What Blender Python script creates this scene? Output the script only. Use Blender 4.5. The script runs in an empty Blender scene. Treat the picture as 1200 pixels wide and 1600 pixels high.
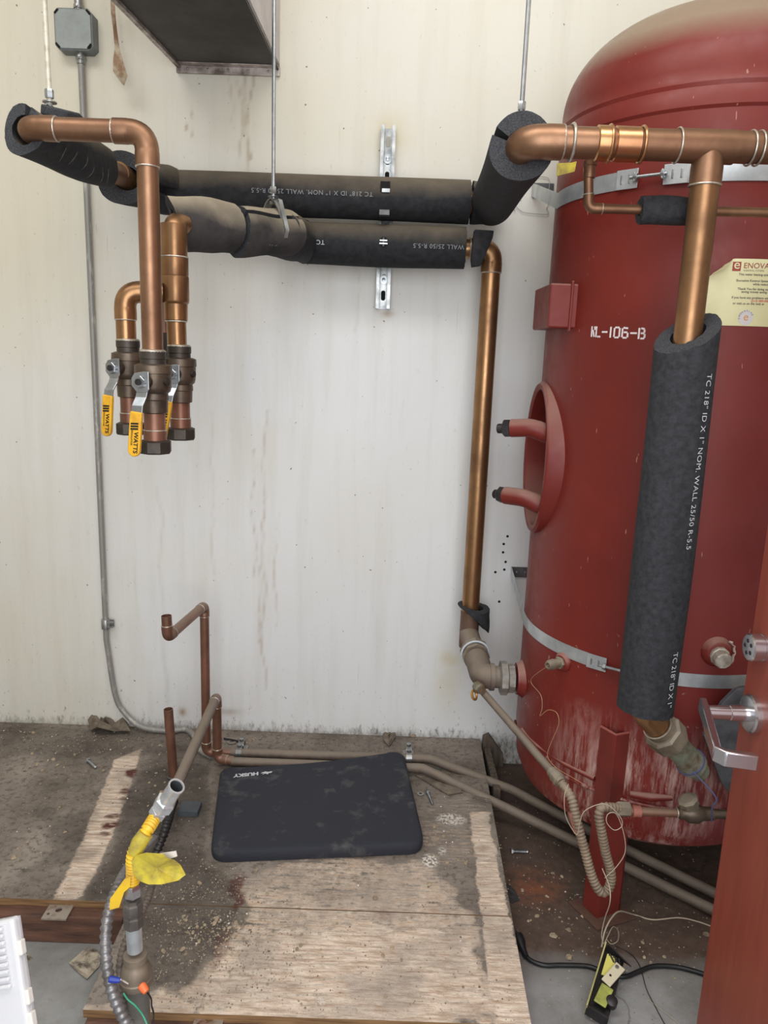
import bpy, math, random
import numpy as np
from mathutils import Vector, Matrix
from math import radians, sin, cos, pi, sqrt, atan2
random.seed(7)
# ------------------------------------------------------------------ camera, world, light, exposure
S = bpy.context.scene
col = S.collection
FPX = 1180.0
PITCH = radians(11.9); ROLL = radians(2.02); EYE = 1.258
r0 = Vector((1, 0, 0)); fw = Vector((0, cos(PITCH), -sin(PITCH))); u0 = Vector((0, sin(PITCH), cos(PITCH)))
rt = cos(ROLL)*r0 + sin(ROLL)*u0; up = cos(ROLL)*u0 - sin(ROLL)*r0
cd = bpy.data.cameras.new('camera'); cam = bpy.data.objects.new('camera', cd); col.objects.link(cam)
cd.sensor_fit = 'VERTICAL'; cd.sensor_height = 36; cd.lens = FPX/1600*36; cd.clip_start = .02
M4 = Matrix((rt, up, -fw)).transposed().to_4x4(); M4.translation = Vector((0, 0, EYE)); cam.matrix_world = M4
S.camera = cam
S.view_settings.view_transform = 'Standard'; S.view_settings.look = 'None'; S.view_settings.gamma = 1
S.view_settings.use_curve_mapping = False
S.view_settings.exposure = 0.02
W = bpy.data.worlds.new('world'); S.world = W; W.use_nodes = True
bg = W.node_tree.nodes['Background']; bg.inputs[0].default_value = (.93, .96, 1, 1); bg.inputs[1].default_value = .62
def area(name, loc, aim, sx, sy, power, colr):
    l = bpy.data.lights.new(name, 'AREA'); l.shape = 'RECTANGLE'; l.size = sx; l.size_y = sy; l.energy = power; l.color = colr
    o = bpy.data.objects.new(name, l); col.objects.link(o); o.location = loc
    o.rotation_euler = (Vector(aim)-Vector(loc)).to_track_quat('-Z', 'Y').to_euler(); return o
area('doorway_daylight', (.1, -.75, 1.45), (-.05, 2.2, .85), 1.5, 2.0, 42, (.97, .99, 1))
area('skylight_daylight', (-.35, .62, 3.12), (-.3, 1.5, 0), 2.6, .62, 36, (1, .985, .95))

def ray(x, y): return fw + rt*((x-600)/FPX) - up*((y-800)/FPX)
def at(x, y, Y):
    d = ray(x, y); return Vector((0, 0, EYE)) + d*(Y/d.y)
def on(x, y, Z):
    d = ray(x, y); return Vector((0, 0, EYE)) + d*((Z-EYE)/d.z)
DW = 2.33          # wall plane
ZC = -.088         # concrete level (plywood deck top is z = 0)

# ------------------------------------------------------------------ materials
def lin(c):
    return tuple(((v/255)/12.92 if v/255 <= .04045 else ((v/255+.055)/1.055)**2.4) for v in c)
def mat(name, c, rough=.6, metal=0., c2=None, scale=20., lo=.35, hi=.65, bump=0., bscale=None, stretch=(1, 1, 1), rough2=None, dust=None, dust_amt=.6, spec=.5, trans=0., alpha=1.):
    m = bpy.data.materials.new(name); m.use_nodes = True; nt = m.node_tree; N = nt.nodes; L = nt.links
    b = N['Principled BSDF']; b.inputs['Base Color'].default_value = (*lin(c), 1)
    b.inputs['Roughness'].default_value = rough; b.inputs['Metallic'].default_value = metal
    b.inputs['Specular IOR Level'].default_value = spec
    b.inputs['Transmission Weight'].default_value = trans; b.inputs['Alpha'].default_value = alpha
    tc = N.new('ShaderNodeNewGeometry'); mp = N.new('ShaderNodeMapping'); mp.inputs['Scale'].default_value = stretch
    L.new(tc.outputs['Position'], mp.inputs['Vector'])
    out = None
    if c2 is not None:
        n = N.new('ShaderNodeTexNoise'); n.inputs['Scale'].default_value = scale; n.inputs['Detail'].default_value = 6; n.inputs['Roughness'].default_value = .62
        L.new(mp.outputs[0], n.inputs['Vector'])
        r = N.new('ShaderNodeMapRange'); r.inputs[1].default_value = lo; r.inputs[2].default_value = hi; L.new(n.outputs['Fac'], r.inputs[0])
        x = N.new('ShaderNodeMix'); x.data_type = 'RGBA'; x.inputs[6].default_value = (*lin(c), 1); x.inputs[7].default_value = (*lin(c2), 1)
        L.new(r.outputs[0], x.inputs[0]); out = x.outputs[2]
        if rough2 is not None:
            rr = N.new('ShaderNodeMapRange'); rr.inputs[3].default_value = rough; rr.inputs[4].default_value = rough2
            L.new(r.outputs[0], rr.inputs[0]); L.new(rr.outputs[0], b.inputs['Roughness'])
    if dust is not None:                                  # settled dust on upward faces
        sep = N.new('ShaderNodeSeparateXYZ'); L.new(tc.outputs['Normal'], sep.inputs[0])
        n2 = N.new('ShaderNodeTexNoise'); n2.inputs['Scale'].default_value = 14; n2.inputs['Detail'].default_value = 5; L.new(tc.outputs['Position'], n2.inputs['Vector'])
        ad = N.new('ShaderNodeMath'); ad.operation = 'MULTIPLY_ADD'; ad.inputs[1].default_value = .9; ad.inputs[2].default_value = -.45; L.new(n2.outputs['Fac'], ad.inputs[0])
        a2 = N.new('ShaderNodeMath'); a2.operation = 'ADD'; L.new(ad.outputs[0], a2.inputs[0]); L.new(sep.outputs[2], a2.inputs[1])
        r2 = N.new('ShaderNodeMapRange'); r2.inputs[1].default_value = .0; r2.inputs[2].default_value = .9; r2.inputs[4].default_value = dust_amt; L.new(a2.outputs[0], r2.inputs[0])
        x2 = N.new('ShaderNodeMix'); x2.data_type = 'RGBA'; x2.inputs[7].default_value = (*lin(dust), 1)
        if out: L.new(out, x2.inputs[6])
        else: x2.inputs[6].default_value = (*lin(c), 1)
        L.new(r2.outputs[0], x2.inputs[0]); out = x2.outputs[2]
        if metal > 0:
            mm = N.new('ShaderNodeMapRange'); mm.inputs[3].default_value = metal; mm.inputs[4].default_value = 0; L.new(r2.outputs[0], mm.inputs[0]); L.new(mm.outputs[0], b.inputs['Metallic'])
    if out: L.new(out, b.inputs['Base Color'])
    if bump > 0:
        n3 = N.new('ShaderNodeTexNoise'); n3.inputs['Scale'].default_value = bscale or scale*4; n3.inputs['Detail'].default_value = 4
        L.new(mp.outputs[0], n3.inputs['Vector'])
        bp = N.new('ShaderNodeBump'); bp.inputs['Strength'].default_value = bump; bp.inputs['Distance'].default_value = .004
        L.new(n3.outputs['Fac'], bp.inputs['Height']); L.new(bp.outputs[0], b.inputs['Normal'])
    return m
DUST = (150, 138, 120)
copper = mat('copper', (152, 116, 90), .38, .82, (110, 80, 62), 7, .35, .68, .08, 60, rough2=.52)
copper_brown = mat('tarnished_copper', (168, 128, 90), .26, .82, (124, 92, 66), 8, .35, .7, .06, 50, rough2=.45)
copper_bright = mat('bright_copper', (206, 162, 116), .28, .95, (184, 136, 100), 12)
copper_red = mat('reddish_copper', (140, 98, 80), .42, .5, (112, 78, 64), 12, dust=(140, 125, 108), dust_amt=.5)
copper_dusty = mat('dusty_copper', (120, 96, 80), .6, .4, (98, 72, 58), 14, .35, .65, .15, 80, dust=(150, 138, 124), dust_amt=.85)
gray_pipe = mat('dust_covered_pipe', (118, 104, 94), .7, .2, (88, 76, 68), 16, .4, .7, .2, 90, dust=(136, 124, 110), dust_amt=.75)
solder = mat('solder', (206, 200, 190), .35, .7, (170, 160, 146), 60)
bronze = mat('aged_bronze', (112, 98, 84), .45, .7, (80, 70, 62), 18, .35, .65, .12, 90)
bronze_dark = mat('dark_bronze', (84, 76, 70), .5, .65, (62, 56, 52), 20, .35, .65, .12, 90)
cast = mat('cast_brass_scaled', (140, 128, 110), .6, .45, (104, 92, 78), 22, .35, .65, .2, 110, dust=(160, 150, 134), dust_amt=.6)
verdigris = mat('verdigris_brass', (132, 136, 120), .65, .35, (104, 82, 62), 24, .42, .6, .2, 110)
zinc = mat('zinc_steel', (186, 190, 194), .32, .9, (150, 154, 158), 25)
galv = mat('galvanised_strap', (202, 206, 208), .36, .6, (166, 170, 174), 14, stretch=(1, 1, 1))
strut_m = mat('strut_steel', (176, 178, 178), .35, .85, (120, 122, 124), 30, dust=(140, 132, 120), dust_amt=.4)
dark_steel = mat('dark_steel', (74, 72, 74), .45, .7, (54, 50, 50), 25)
chrome = mat('satin_chrome', (208, 206, 210), .22, .95)
foam = mat('black_foam', (44, 45, 49), .82, 0, (30, 31, 34), 60, .35, .65, .25, 420, dust=(118, 107, 92), dust_amt=.75, spec=.3)
foam_clean = mat('clean_black_foam', (54, 55, 60), .8, 0, (36, 37, 41), 90, .35, .65, .3, 500, spec=.35)
foam_cut = mat('cut_foam', (76, 77, 81), .95, 0, (50, 51, 54), 420, .38, .62, .4, 600, spec=.2)
foam_dusty = mat('dusty_foam', (70, 67, 66), .9, 0, (44, 43, 45), 12, .4, .7, .2, 300, dust=(158, 147, 128), dust_amt=1., spec=.2)
white_ink = mat('white_ink', (196, 200, 204), .7)
grey_ink = mat('faded_ink', (136, 138, 142), .8)
stencil = mat('white_stencil', (226, 214, 216), .6, 0, (190, 150, 148), 120, .5, .8)
yellow = mat('yellow_vinyl', (228, 172, 40), .45, 0, (176, 126, 44), 30, .5, .75, .05, 200)
yellow_hose = mat('yellow_hose', (232, 190, 44), .4, 0, (206, 160, 60), 30, .45, .75)
yellow_tag_m = mat('yellow_tag', (206, 188, 62), .6, 0, (142, 124, 66), 26, .42, .66, .1, 200)
black_ink = mat('black_ink', (22, 20, 18), .6)
duct_shade = mat('duct_underside', (72, 68, 66), .6, .3, (50, 46, 45), 9, .35, .65, .1, 60)  # duct sheet metal with the underside's shade put into its colour
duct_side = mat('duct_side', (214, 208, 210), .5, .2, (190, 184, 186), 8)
duct_lip = mat('duct_flange', (206, 196, 192), .5, .5, (112, 100, 94), 20)
box_grey = mat('grey_box_paint', (126, 132, 134), .5, .3, (104, 110, 112), 14)
conduit_m = mat('painted_conduit', (148, 146, 142), .5, .3, (196, 192, 184), 40, .55, .7, stretch=(1, 1, .4))
flex_gray = mat('steel_flex', (150, 148, 150), .38, .6, (110, 106, 104), 30)
flex_tan = mat('dusty_flex', (138, 120, 100), .7, .15, (104, 88, 74), 30, dust=(156, 142, 124), dust_amt=.6)
hose_white = mat('pale_wire', (176, 160, 142), .6)
copper_wire = mat('copper_wire', (186, 140, 108), .45, .3)
black_rubber = mat('black_rubber', (24, 24, 27), .45)
pad_m = mat('kneeling_pad', (47, 49, 57), .8, 0, (98, 96, 93), 17, .54, .82, .35, 120, spec=.3)
pad_side = mat('pad_edge', (40, 40, 45), .9, 0, (64, 60, 58), 20, .5, .75, .3, 150, spec=.2)
tape_m = mat('peeling_tape', (150, 118, 92), .6, 0, (200, 186, 164), 20, .45, .6)
rag = mat('dirty_scrap', (128, 116, 102), .9, 0, (98, 88, 76), 30, .4, .6, .3, 80)
cardm = mat('grimy_card', (178, 166, 148), .9, 0, (84, 76, 68), 34, .45, .62, .2, 80)
brass_plate = mat('yellow_zinc', (222, 214, 150), .3, .4, (180, 180, 110), 20)
lime = mat('lime_board', (170, 178, 84), .45, 0, (130, 130, 70), 40)
cream = mat('cream_plastic', (206, 196, 170), .5)
orange = mat('orange_plastic', (236, 112, 58), .4)
blue = mat('blue_plastic', (28, 52, 150), .4)
green = mat('green_wire', (70, 160, 128), .45)
yellow_brass = mat('brass_wheel', (184, 140, 74), .4, .7)
blister = mat('clear_blister', (250, 250, 254), .1, 0, trans=.3)
paper = mat('paper_notice', (226, 220, 176), .6, 0, (212, 204, 158), 6)
red_ink = mat('maroon_ink', (150, 60, 52), .6)
pinkred = mat('red_print', (196, 70, 84), .6)
grey_print = mat('grey_print', (86, 80, 76), .6)
pale_print = mat('pale_print', (206, 200, 200), .6)
orange_print = mat('orange_print', (210, 140, 66), .6)
slot_dark = mat('dark_opening', (16, 15, 15), .9)
wood_edge = mat('wood_edge', (150, 116, 78), .8, 0, (108, 78, 50), 12, stretch=(1, 8, 20), bump=.2)
beam_m = mat('stained_beam', (112, 78, 62), .8, 0, (66, 46, 38), 10, .35, .7, .3, 40, stretch=(1, 4, 6))
plank_m = mat('grey_plank', (104, 92, 80), .9, 0, (66, 56, 50), 16, stretch=(6, 6, 1), bump=.3)
bracket_m = mat('dull_bracket', (120, 120, 122), .5, .6, (84, 84, 86), 20)
chip_m = mat('debris_chip', (178, 160, 134), .9, 0, (128, 114, 96), 30)
grit_m = mat('grit', (176, 164, 144), .95, 0, (112, 98, 82), 40, .42, .58)
white_flake = mat('white_flake', (222, 216, 208), .9)
rust_m = mat('rusty_steel', (120, 84, 62), .7, .3, (90, 78, 70), 30)
blade_m = mat('dark_scrap', (58, 56, 58), .6)
pinkfit = mat('pink_primer', (172, 104, 92), .6, .1, (134, 92, 78), 24)
purple_wire = mat('purple_wire', (74, 76, 110), .5)

def nodes_of(name, rough):
    m = bpy.data.materials.new(name); m.use_nodes = True; nt = m.node_tree
    b = nt.nodes['Principled BSDF']; b.inputs['Roughness'].default_value = rough
    return m, nt, nt.nodes, nt.links, b
def noise(N, L, src, scale, detail=5, stretch=None, rough=.6, loc=(0, 0, 0)):
    mp = N.new('ShaderNodeMapping'); mp.inputs['Scale'].default_value = stretch or (1, 1, 1); mp.inputs['Location'].default_value = loc
    L.new(src, mp.inputs[0]); n = N.new('ShaderNodeTexNoise'); n.inputs['Scale'].default_value = scale; n.inputs['Detail'].default_value = detail; n.inputs['Roughness'].default_value = rough
    L.new(mp.outputs[0], n.inputs['Vector']); return n.outputs['Fac']
def rng(N, L, src, a, b, c=0., d=1.):
    r = N.new('ShaderNodeMapRange'); r.inputs[1].default_value = a; r.inputs[2].default_value = b; r.inputs[3].default_value = c; r.inputs[4].default_value = d
    L.new(src, r.inputs[0]); return r.outputs[0]
def mth(N, L, op, a, b):
    m = N.new('ShaderNodeMath'); m.operation = op
    for i, v in enumerate((a, b)):
        if isinstance(v, (int, float)): m.inputs[i].default_value = v
        else: L.new(v, m.inputs[i])
    return m.outputs[0]
def mix(N, L, f, a, b):
    x = N.new('ShaderNodeMix'); x.data_type = 'RGBA'
    if isinstance(f, (int, float)): x.inputs[0].default_value = f
    else: L.new(f, x.inputs[0])
    for i, v in ((6, a), (7, b)):
        if isinstance(v, tuple): x.inputs[i].default_value = (*lin(v), 1)
        else: L.new(v, x.inputs[i])
    return x.outputs[2]
def bump(N, L, b, h, s, d=.004):
    bp = N.new('ShaderNodeBump'); bp.inputs['Strength'].default_value = s; bp.inputs['Distance'].default_value = d; L.new(h, bp.inputs['Height']); L.new(bp.outputs[0], b.inputs['Normal'])

# painted wall: cream above and left, whiter middle (doorway light put into the colour), vertical runs, specks, grime at the foot
def make_wall_mat():
    m, nt, N, L, b = nodes_of('painted_wall', .55)
    g = N.new('ShaderNodeNewGeometry').outputs['Position']; sp = N.new('ShaderNodeSeparateXYZ'); L.new(g, sp.inputs[0]); X, Y_, Z = sp.outputs
    patch = noise(N, L, g, 1.6, 4)
    h = mth(N, L, 'ADD', rng(N, L, Z, 1.1, 1.9, 0, .8), rng(N, L, patch, .35, .65, -.2, .2)); h = mth(N, L, 'ADD', h, rng(N, L, X, -.65, -1.15, 0, .6))
    c = mix(N, L, rng(N, L, h, 0, 1), (224, 225, 226), (216, 210, 192))
    run = noise(N, L, g, 5, 5, (4, 1, .3), .6)
    c = mix(N, L, rng(N, L, run, .48, .85, 0, .32), c, (186, 178, 158))
    run2 = noise(N, L, g, 26, 3, (3, 1, .12), .6, (3, 0, 1))
    c = mix(N, L, mth(N, L, 'MULTIPLY', rng(N, L, run2, .69, .78, 0, .4), rng(N, L, noise(N, L, g, 2.2, 3), .5, .6)), c, (160, 140, 112))
    att = N.new('ShaderNodeAttribute'); att.attribute_name = 'stain'; sc = N.new('ShaderNodeSeparateColor'); L.new(att.outputs['Color'], sc.inputs[0])
    c = mix(N, L, sc.outputs[0], c, (150, 120, 84)); c = mix(N, L, sc.outputs[1], c, (202, 184, 130))
    sp1 = noise(N, L, g, 70, 2, None, .4)
    c = mix(N, L, rng(N, L, sp1, .745, .77, 0, .8), c, (90, 82, 74))
    sp2 = noise(N, L, g, 42, 6, (1.6, 1, .7), .8)
    low = rng(N, L, Z, .30, -.02)
    thr = mth(N, L, 'ADD', sp2, mth(N, L, 'MULTIPLY', low, .12))
    c = mix(N, L, rng(N, L, thr, .69, .75, 0, .65), c, (112, 100, 86))
    foot = mth(N, L, 'ADD', rng(N, L, Z, .05, -.01, 0, .8), rng(N, L, sp2, .4, .7, -.4, .3))
    c = mix(N, L, rng(N, L, foot, 0.1, 1), c, (96, 86, 74))
    L.new(c, b.inputs['Base Color']); bump(N, L, b, noise(N, L, g, 90, 3), .08)
    return m
wall_m = make_wall_mat()

def make_ply_mat():
    m, nt, N, L, b = nodes_of('dirty_plywood', .85)
    g = N.new('ShaderNodeNewGeometry').outputs['Position']
    att = N.new('ShaderNodeAttribute'); att.attribute_name = 'stain'; sc = N.new('ShaderNodeSeparateColor'); L.new(att.outputs['Color'], sc.inputs[0]); R_, G_, B_ = sc.outputs[:3]
    grain = noise(N, L, g, 16, 6, (1, 7, 1), .7)
    wood = mix(N, L, rng(N, L, grain, .38, .64), (236, 220, 202), (176, 150, 128))
    wood = mix(N, L, rng(N, L, noise(N, L, g, 6, 6, None, .65), .44, .66, 0, .75), wood, (152, 141, 132))
    wood = mix(N, L, rng(N, L, noise(N, L, g, 9, 7, (1, 9, 1), .75, (4, 4, 0)), .5, .7, 0, .75), wood, (132, 118, 106))
    d1 = noise(N, L, g, 5, 6, None, .65); d2 = noise(N, L, g, 60, 5, None, .7)
    dirt = mix(N, L, rng(N, L, d1, .35, .68), (104, 95, 86), (152, 142, 132))
    dirt = mix(N, L, rng(N, L, d2, .5, .68, 0, .85), dirt, (72, 61, 52))
    dirt = mix(N, L, rng(N, L, noise(N, L, g, 90, 3, None, .5, (4, 2, 0)), .62, .7, 0, .6), dirt, (148, 134, 112))
    f = mth(N, L, 'ADD', R_, rng(N, L, d2, .3, .7, -.2, .2)); f = mth(N, L, 'ADD', f, rng(N, L, grain, .35, .65, -.28, .28))
    c = mix(N, L, rng(N, L, f, .3, .7), dirt, wood)
    c = mix(N, L, mth(N, L, 'MULTIPLY', G_, rng(N, L, noise(N, L, g, 60, 4, (.6, 2, 1)), .35, .5, .45, 1)), c, (84, 40, 32))
    c = mix(N, L, mth(N, L, 'MULTIPLY', B_, rng(N, L, noise(N, L, g, 130, 2), .46, .52)), c, (222, 216, 206))
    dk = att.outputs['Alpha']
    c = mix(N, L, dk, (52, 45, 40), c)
    L.new(c, b.inputs['Base Color'])
    bump(N, L, b, mth(N, L, 'ADD', d2, mth(N, L, 'MULTIPLY', grain, .4)), .6, .006)
    return m
ply_m = make_ply_mat()

def make_concrete():
    m, nt, N, L, b = nodes_of('stained_concrete', .8)
    g = N.new('ShaderNodeNewGeometry').outputs['Position']; sp = N.new('ShaderNodeSeparateXYZ'); L.new(g, sp.inputs[0]); X, Y_, Z = sp.outputs
    n1 = noise(N, L, g, 4, 6, None, .65); n2 = noise(N, L, g, 40, 5, None, .7)
    c = mix(N, L, rng(N, L, n1, .35, .65), (122, 120, 117), (160, 160, 160))
    d = mth(N, L, 'ADD', rng(N, L, Y_, 1.38, 1.55), rng(N, L, n1, .3, .7, -.35, .35))
    d = mth(N, L, 'MULTIPLY', d, rng(N, L, X, .1, .3))
    c = mix(N, L, rng(N, L, d, .2, .8), c, mix(N, L, rng(N, L, n2, .4, .7), (76, 61, 52), (96, 79, 68)))
    c = mix(N, L, rng(N, L, n2, .6, .78, 0, .5), c, (66, 58, 52))
    rs = N.new('ShaderNodeVectorMath'); rs.operation = 'DISTANCE'; L.new(g, rs.inputs[0]); rs.inputs[1].default_value = tuple(on(835, 1385, ZC))
    c = mix(N, L, mth(N, L, 'MULTIPLY', rng(N, L, rs.outputs['Value'], .10, .02), rng(N, L, n2, .35, .6)), c, (126, 74, 50))
    cr = N.new('ShaderNodeTexVoronoi'); cr.feature = 'DISTANCE_TO_EDGE'; cr.inputs['Scale'].default_value = 1.3
    wv = N.new('ShaderNodeVectorMath'); wv.operation = 'MULTIPLY_ADD'; nn = N.new('ShaderNodeTexNoise'); nn.inputs['Scale'].default_value = 12; L.new(g, nn.inputs['Vector'])
    L.new(nn.outputs['Color'], wv.inputs[0]); wv.inputs[1].default_value = (.12, .12, .12); L.new(g, wv.inputs[2]); L.new(wv.outputs[0], cr.inputs['Vector'])
    c = mix(N, L, rng(N, L, cr.outputs['Distance'], .005, .001, 0, .45), c, (48, 42, 38))
    L.new(c, b.inputs['Base Color']); bump(N, L, b, n2, .4)
    return m
conc_m = make_concrete()

TC = Vector((.752, 1.945, 0)); TR = .357
def make_red(name, tank):
    m, nt, N, L, b = nodes_of(name, .36)
    geo = N.new('ShaderNodeNewGeometry'); g = geo.outputs['Position']; sp = N.new('ShaderNodeSeparateXYZ'); L.new(g, sp.inputs[0]); X, Y_, Z = sp.outputs
    n1 = noise(N, L, g, 3, 5); n2 = noise(N, L, g, 30, 5, None, .7)
    c = mix(N, L, rng(N, L, n1, .3, .7), (118, 40, 33), (104, 35, 30)); b.inputs['Specular IOR Level'].default_value = .32
    sn = N.new('ShaderNodeSeparateXYZ'); L.new(geo.outputs['Normal'], sn.inputs[0])
    if tank:
        sc = noise(N, L, g, 60, 2, (2.4, 2.4, .5), .4, (1, 5, 2))
        c = mix(N, L, rng(N, L, sc, .755, .77, 0, .5), c, (200, 150, 140))
        top = mth(N, L, 'ADD', rng(N, L, Z, 1.865, 1.945, 0, 1), rng(N, L, n1, .3, .7, -.12, .12))
        c = mix(N, L, rng(N, L, top, .15, .9), c, (142, 122, 104))
        lowm = mth(N, L, 'MULTIPLY', rng(N, L, Z, .46, .30), rng(N, L, X, .42, .55)); lowm = mth(N, L, 'MULTIPLY', lowm, rng(N, L, noise(N, L, g, 8, 3, (1, 1, .4), .5, (3, 3, 3)), .36, .56, .1, 1))
        st = noise(N, L, g, 22, 6, (2.6, 2.6, .35), .75)
        c = mix(N, L, mth(N, L, 'MULTIPLY', lowm, rng(N, L, st, .45, .64, 0, 1)), c, (190, 162, 154))
        pt = N.new('ShaderNodeVectorMath'); pt.operation = 'DISTANCE'; L.new(g, pt.inputs[0]); pt.inputs[1].default_value = tuple(at(892, 1132, 1.655))
        c = mix(N, L, mth(N, L, 'MULTIPLY', rng(N, L, pt.outputs['Value'], .075, .02), rng(N, L, noise(N, L, g, 34, 6, (1, 1, .7), .75), .42, .6, 0, .75)), c, (176, 140, 132))
        sp3 = noise(N, L, g, 55, 3, (1, 1, .7), .6, (7, 7, 7))
        c = mix(N, L, mth(N, L, 'MULTIPLY', rng(N, L, Z, .7, .4), rng(N, L, sp3, .68, .72, 0, .8)), c, (190, 160, 150))
        sheen = noise(N, L, g, 3.2, 5, None, .6, (2, 0, 3))
        c = mix(N, L, mth(N, L, 'MULTIPLY', rng(N, L, sheen, .4, .7, .1, .55), rng(N, L, X, .66, .9)), c, (150, 88, 94))  # pinkish reflection on the right flank put into the colour
    else:
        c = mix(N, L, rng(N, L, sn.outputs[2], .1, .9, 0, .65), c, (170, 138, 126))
    L.new(c, b.inputs['Base Color'])
    rr = rng(N, L, n2, .3, .7, .34, .5); L.new(rr, b.inputs['Roughness'])
    bump(N, L, b, n2, .08)
    return m
red_tank = make_red('red_tank_paint', True); red_part = make_red('red_fitting_paint', False)
red_leg = mat('red_leg_paint', (122, 44, 38), .42, 0, (100, 40, 34), 8, .35, .65, .05, 60)
lip_highlight = mat('red_lip_highlight', (158, 92, 84), .5, 0, (140, 66, 58), 10, .35, .7)  # pale edge highlight along the leg top put into the colour
door_m = mat('red_door_paint', (150, 72, 56), .36, 0, (132, 60, 48), 5, .35, .7, .05, 80, stretch=(1, 6, .6))

# ------------------------------------------------------------------ mesh builder
def basis(d):
    d = d.normalized(); a = Vector((0, 0, 1)) if abs(d.z) < .9 else Vector((1, 0, 0))
    x = d.cross(a).normalized(); y = d.cross(x).normalized(); return x, y
class MB:
    def __init__(s): s.v = []; s.f = []
    def add(s, vs, fs):
        o = len(s.v); s.v += [tuple(v) for v in vs]; s.f += [tuple(i+o for i in f) for f in fs]; return s
    def sweep(s, pts, r, seg=20, cap=True, closed=False, rf=None, inner=None):
        pts = [Vector(p) for p in pts]; n = len(pts)
        T = []
        for i in range(n):
            a = pts[(i-1) % n] if (closed or i > 0) else pts[i]; b = pts[(i+1) % n] if (closed or i < n-1) else pts[i]
            T.append((b-a).normalized())
        x, y = basis(T[0]); rings = []
        for i in range(n):
            if i:
                q = T[i-1].rotation_difference(T[i]); x = q @ x; y = q @ y
            rr = r[i] if isinstance(r, (list, tuple)) else r
            rings.append([pts[i] + (x*cos(2*pi*k/seg) + y*sin(2*pi*k/seg))*rr for k in range(seg)])
        vs = [v for R in rings for v in R]; fs = []
        for i in range(n if closed else n-1):
            j = (i+1) % n
            for k in range(seg):
                k2 = (k+1) % seg; fs.append((i*seg+k, i*seg+k2, j*seg+k2, j*seg+k))
        if cap and not closed:
            fs.append(tuple(range(seg))[::-1]); fs.append(tuple((n-1)*seg+k for k in range(seg)))
        return s.add(vs, fs)
    def lathe(s, o, d, prof, seg=28, phase=0., x=None, caps=True):
        """prof: list of (distance along axis, radius); closes on the axis when radius is 0"""
        o = Vector(o); d = Vector(d).normalized()
        if x is None: x, y = basis(d)
        else: x = Vector(x); x = (x - d*x.dot(d)).normalized(); y = d.cross(x)
        vs = []; fs = []
        for (t, r) in prof:
            for k in range(seg):
                a = 2*pi*k/seg + phase; vs.append(o + d*t + (x*cos(a)+y*sin(a))*max(r, 1e-5))
        for i in range(len(prof)-1):
            for k in range(seg):
                k2 = (k+1) % seg; fs.append((i*seg+k, i*seg+k2, (i+1)*seg+k2, (i+1)*seg+k))
        if caps and prof[0][1] > 1e-4 and prof[0] != prof[-1]: fs.append(tuple(range(seg))[::-1])
        if caps and prof[-1][1] > 1e-4 and prof[0] != prof[-1]: fs.append(tuple((len(prof)-1)*seg+k for k in range(seg)))
        return s.add(vs, fs)
    def hexa(s, o, d, t0, t1, r, phase=0., n=6):
        c = (t1-t0)*.12
        return s.lathe(o, d, [(t0, r*.9), (t0+c, r), (t1-c, r), (t1, r*.9)], n, phase)
    def ring(s, o, d, R, r, seg=32, sseg=8):
        x, y = basis(Vector(d)); o = Vector(o)
        return s.sweep([o+(x*cos(2*pi*k/seg)+y*sin(2*pi*k/seg))*R for k in range(seg)], r, sseg, closed=True)
    def box(s, c, sz, ax=None):
        c = Vector(c); X, Y, Z = ax or (Vector((1, 0, 0)), Vector((0, 1, 0)), Vector((0, 0, 1)))
        vs = [c + X*(i*sz[0]/2) + Y*(j*sz[1]/2) + Z*(k*sz[2]/2) for i in (-1, 1) for j in (-1, 1) for k in (-1, 1)]
        return s.add(vs, [(0, 1, 3, 2), (4, 6, 7, 5), (0, 4, 5, 1), (2, 3, 7, 6), (0, 2, 6, 4), (1, 5, 7, 3)])
    def prism(s, poly, ext):
        """poly: list of 3-D points in a plane, ext: extrusion vector"""
        n = len(poly); ext = Vector(ext); vs = [Vector(p) for p in poly] + [Vector(p)+ext for p in poly]
        fs = [tuple(range(n))[::-1], tuple(range(n, 2*n))] + [(i, (i+1) % n, n+(i+1) % n, n+i) for i in range(n)]
        return s.add(vs, fs)
    def strip(s, pts, wv, th):
        """flat band along pts, width vector(s) wv, thickness th"""
        pts = [Vector(p) for p in pts]; n = len(pts); vs = []
        for i, p in enumerate(pts):
            t = (pts[min(i+1, n-1)]-pts[max(i-1, 0)]).normalized(); w = Vector(wv[i]) if isinstance(wv, list) else Vector(wv)
            nn = t.cross(w).normalized()*th/2
            vs += [p-w/2-nn, p+w/2-nn, p+w/2+nn, p-w/2+nn]
        fs = [(0, 3, 2, 1), tuple((n-1)*4+k for k in range(4))]
        for i in range(n-1):
            for k in range(4): fs.append((i*4+k, i*4+(k+1) % 4, (i+1)*4+(k+1) % 4, (i+1)*4+k))
        return s.add(vs, fs)
    def build(s, name, m, parent=None, smooth=35, bevel=0, label=None, bseg=2):
        me = bpy.data.meshes.new(name); me.from_pydata(s.v, [], s.f); me.validate(); me.materials.append(m)
        import bmesh
        bm = bmesh.new(); bm.from_mesh(me); bmesh.ops.recalc_face_normals(bm, faces=bm.faces); bm.to_mesh(me); bm.free()
        if smooth:
            me.shade_smooth(); me.set_sharp_from_angle(angle=radians(smooth))
        o = bpy.data.objects.new(name, me); col.objects.link(o)
        if bevel:
            b = o.modifiers.new('bevel', 'BEVEL'); b.width = bevel; b.segments = bseg; b.limit_method = 'ANGLE'
        if parent is not None:
            o.parent = parent; o.matrix_parent_inverse = Matrix.Translation(-true_loc(parent))
        if label: o['label'] = label
        return o
def true_loc(o):
    l = Vector(o.location)
    while o.parent is not None:
        l = l + o.matrix_parent_inverse.translation + Vector(o.parent.location) ; o = o.parent
    return l
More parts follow.
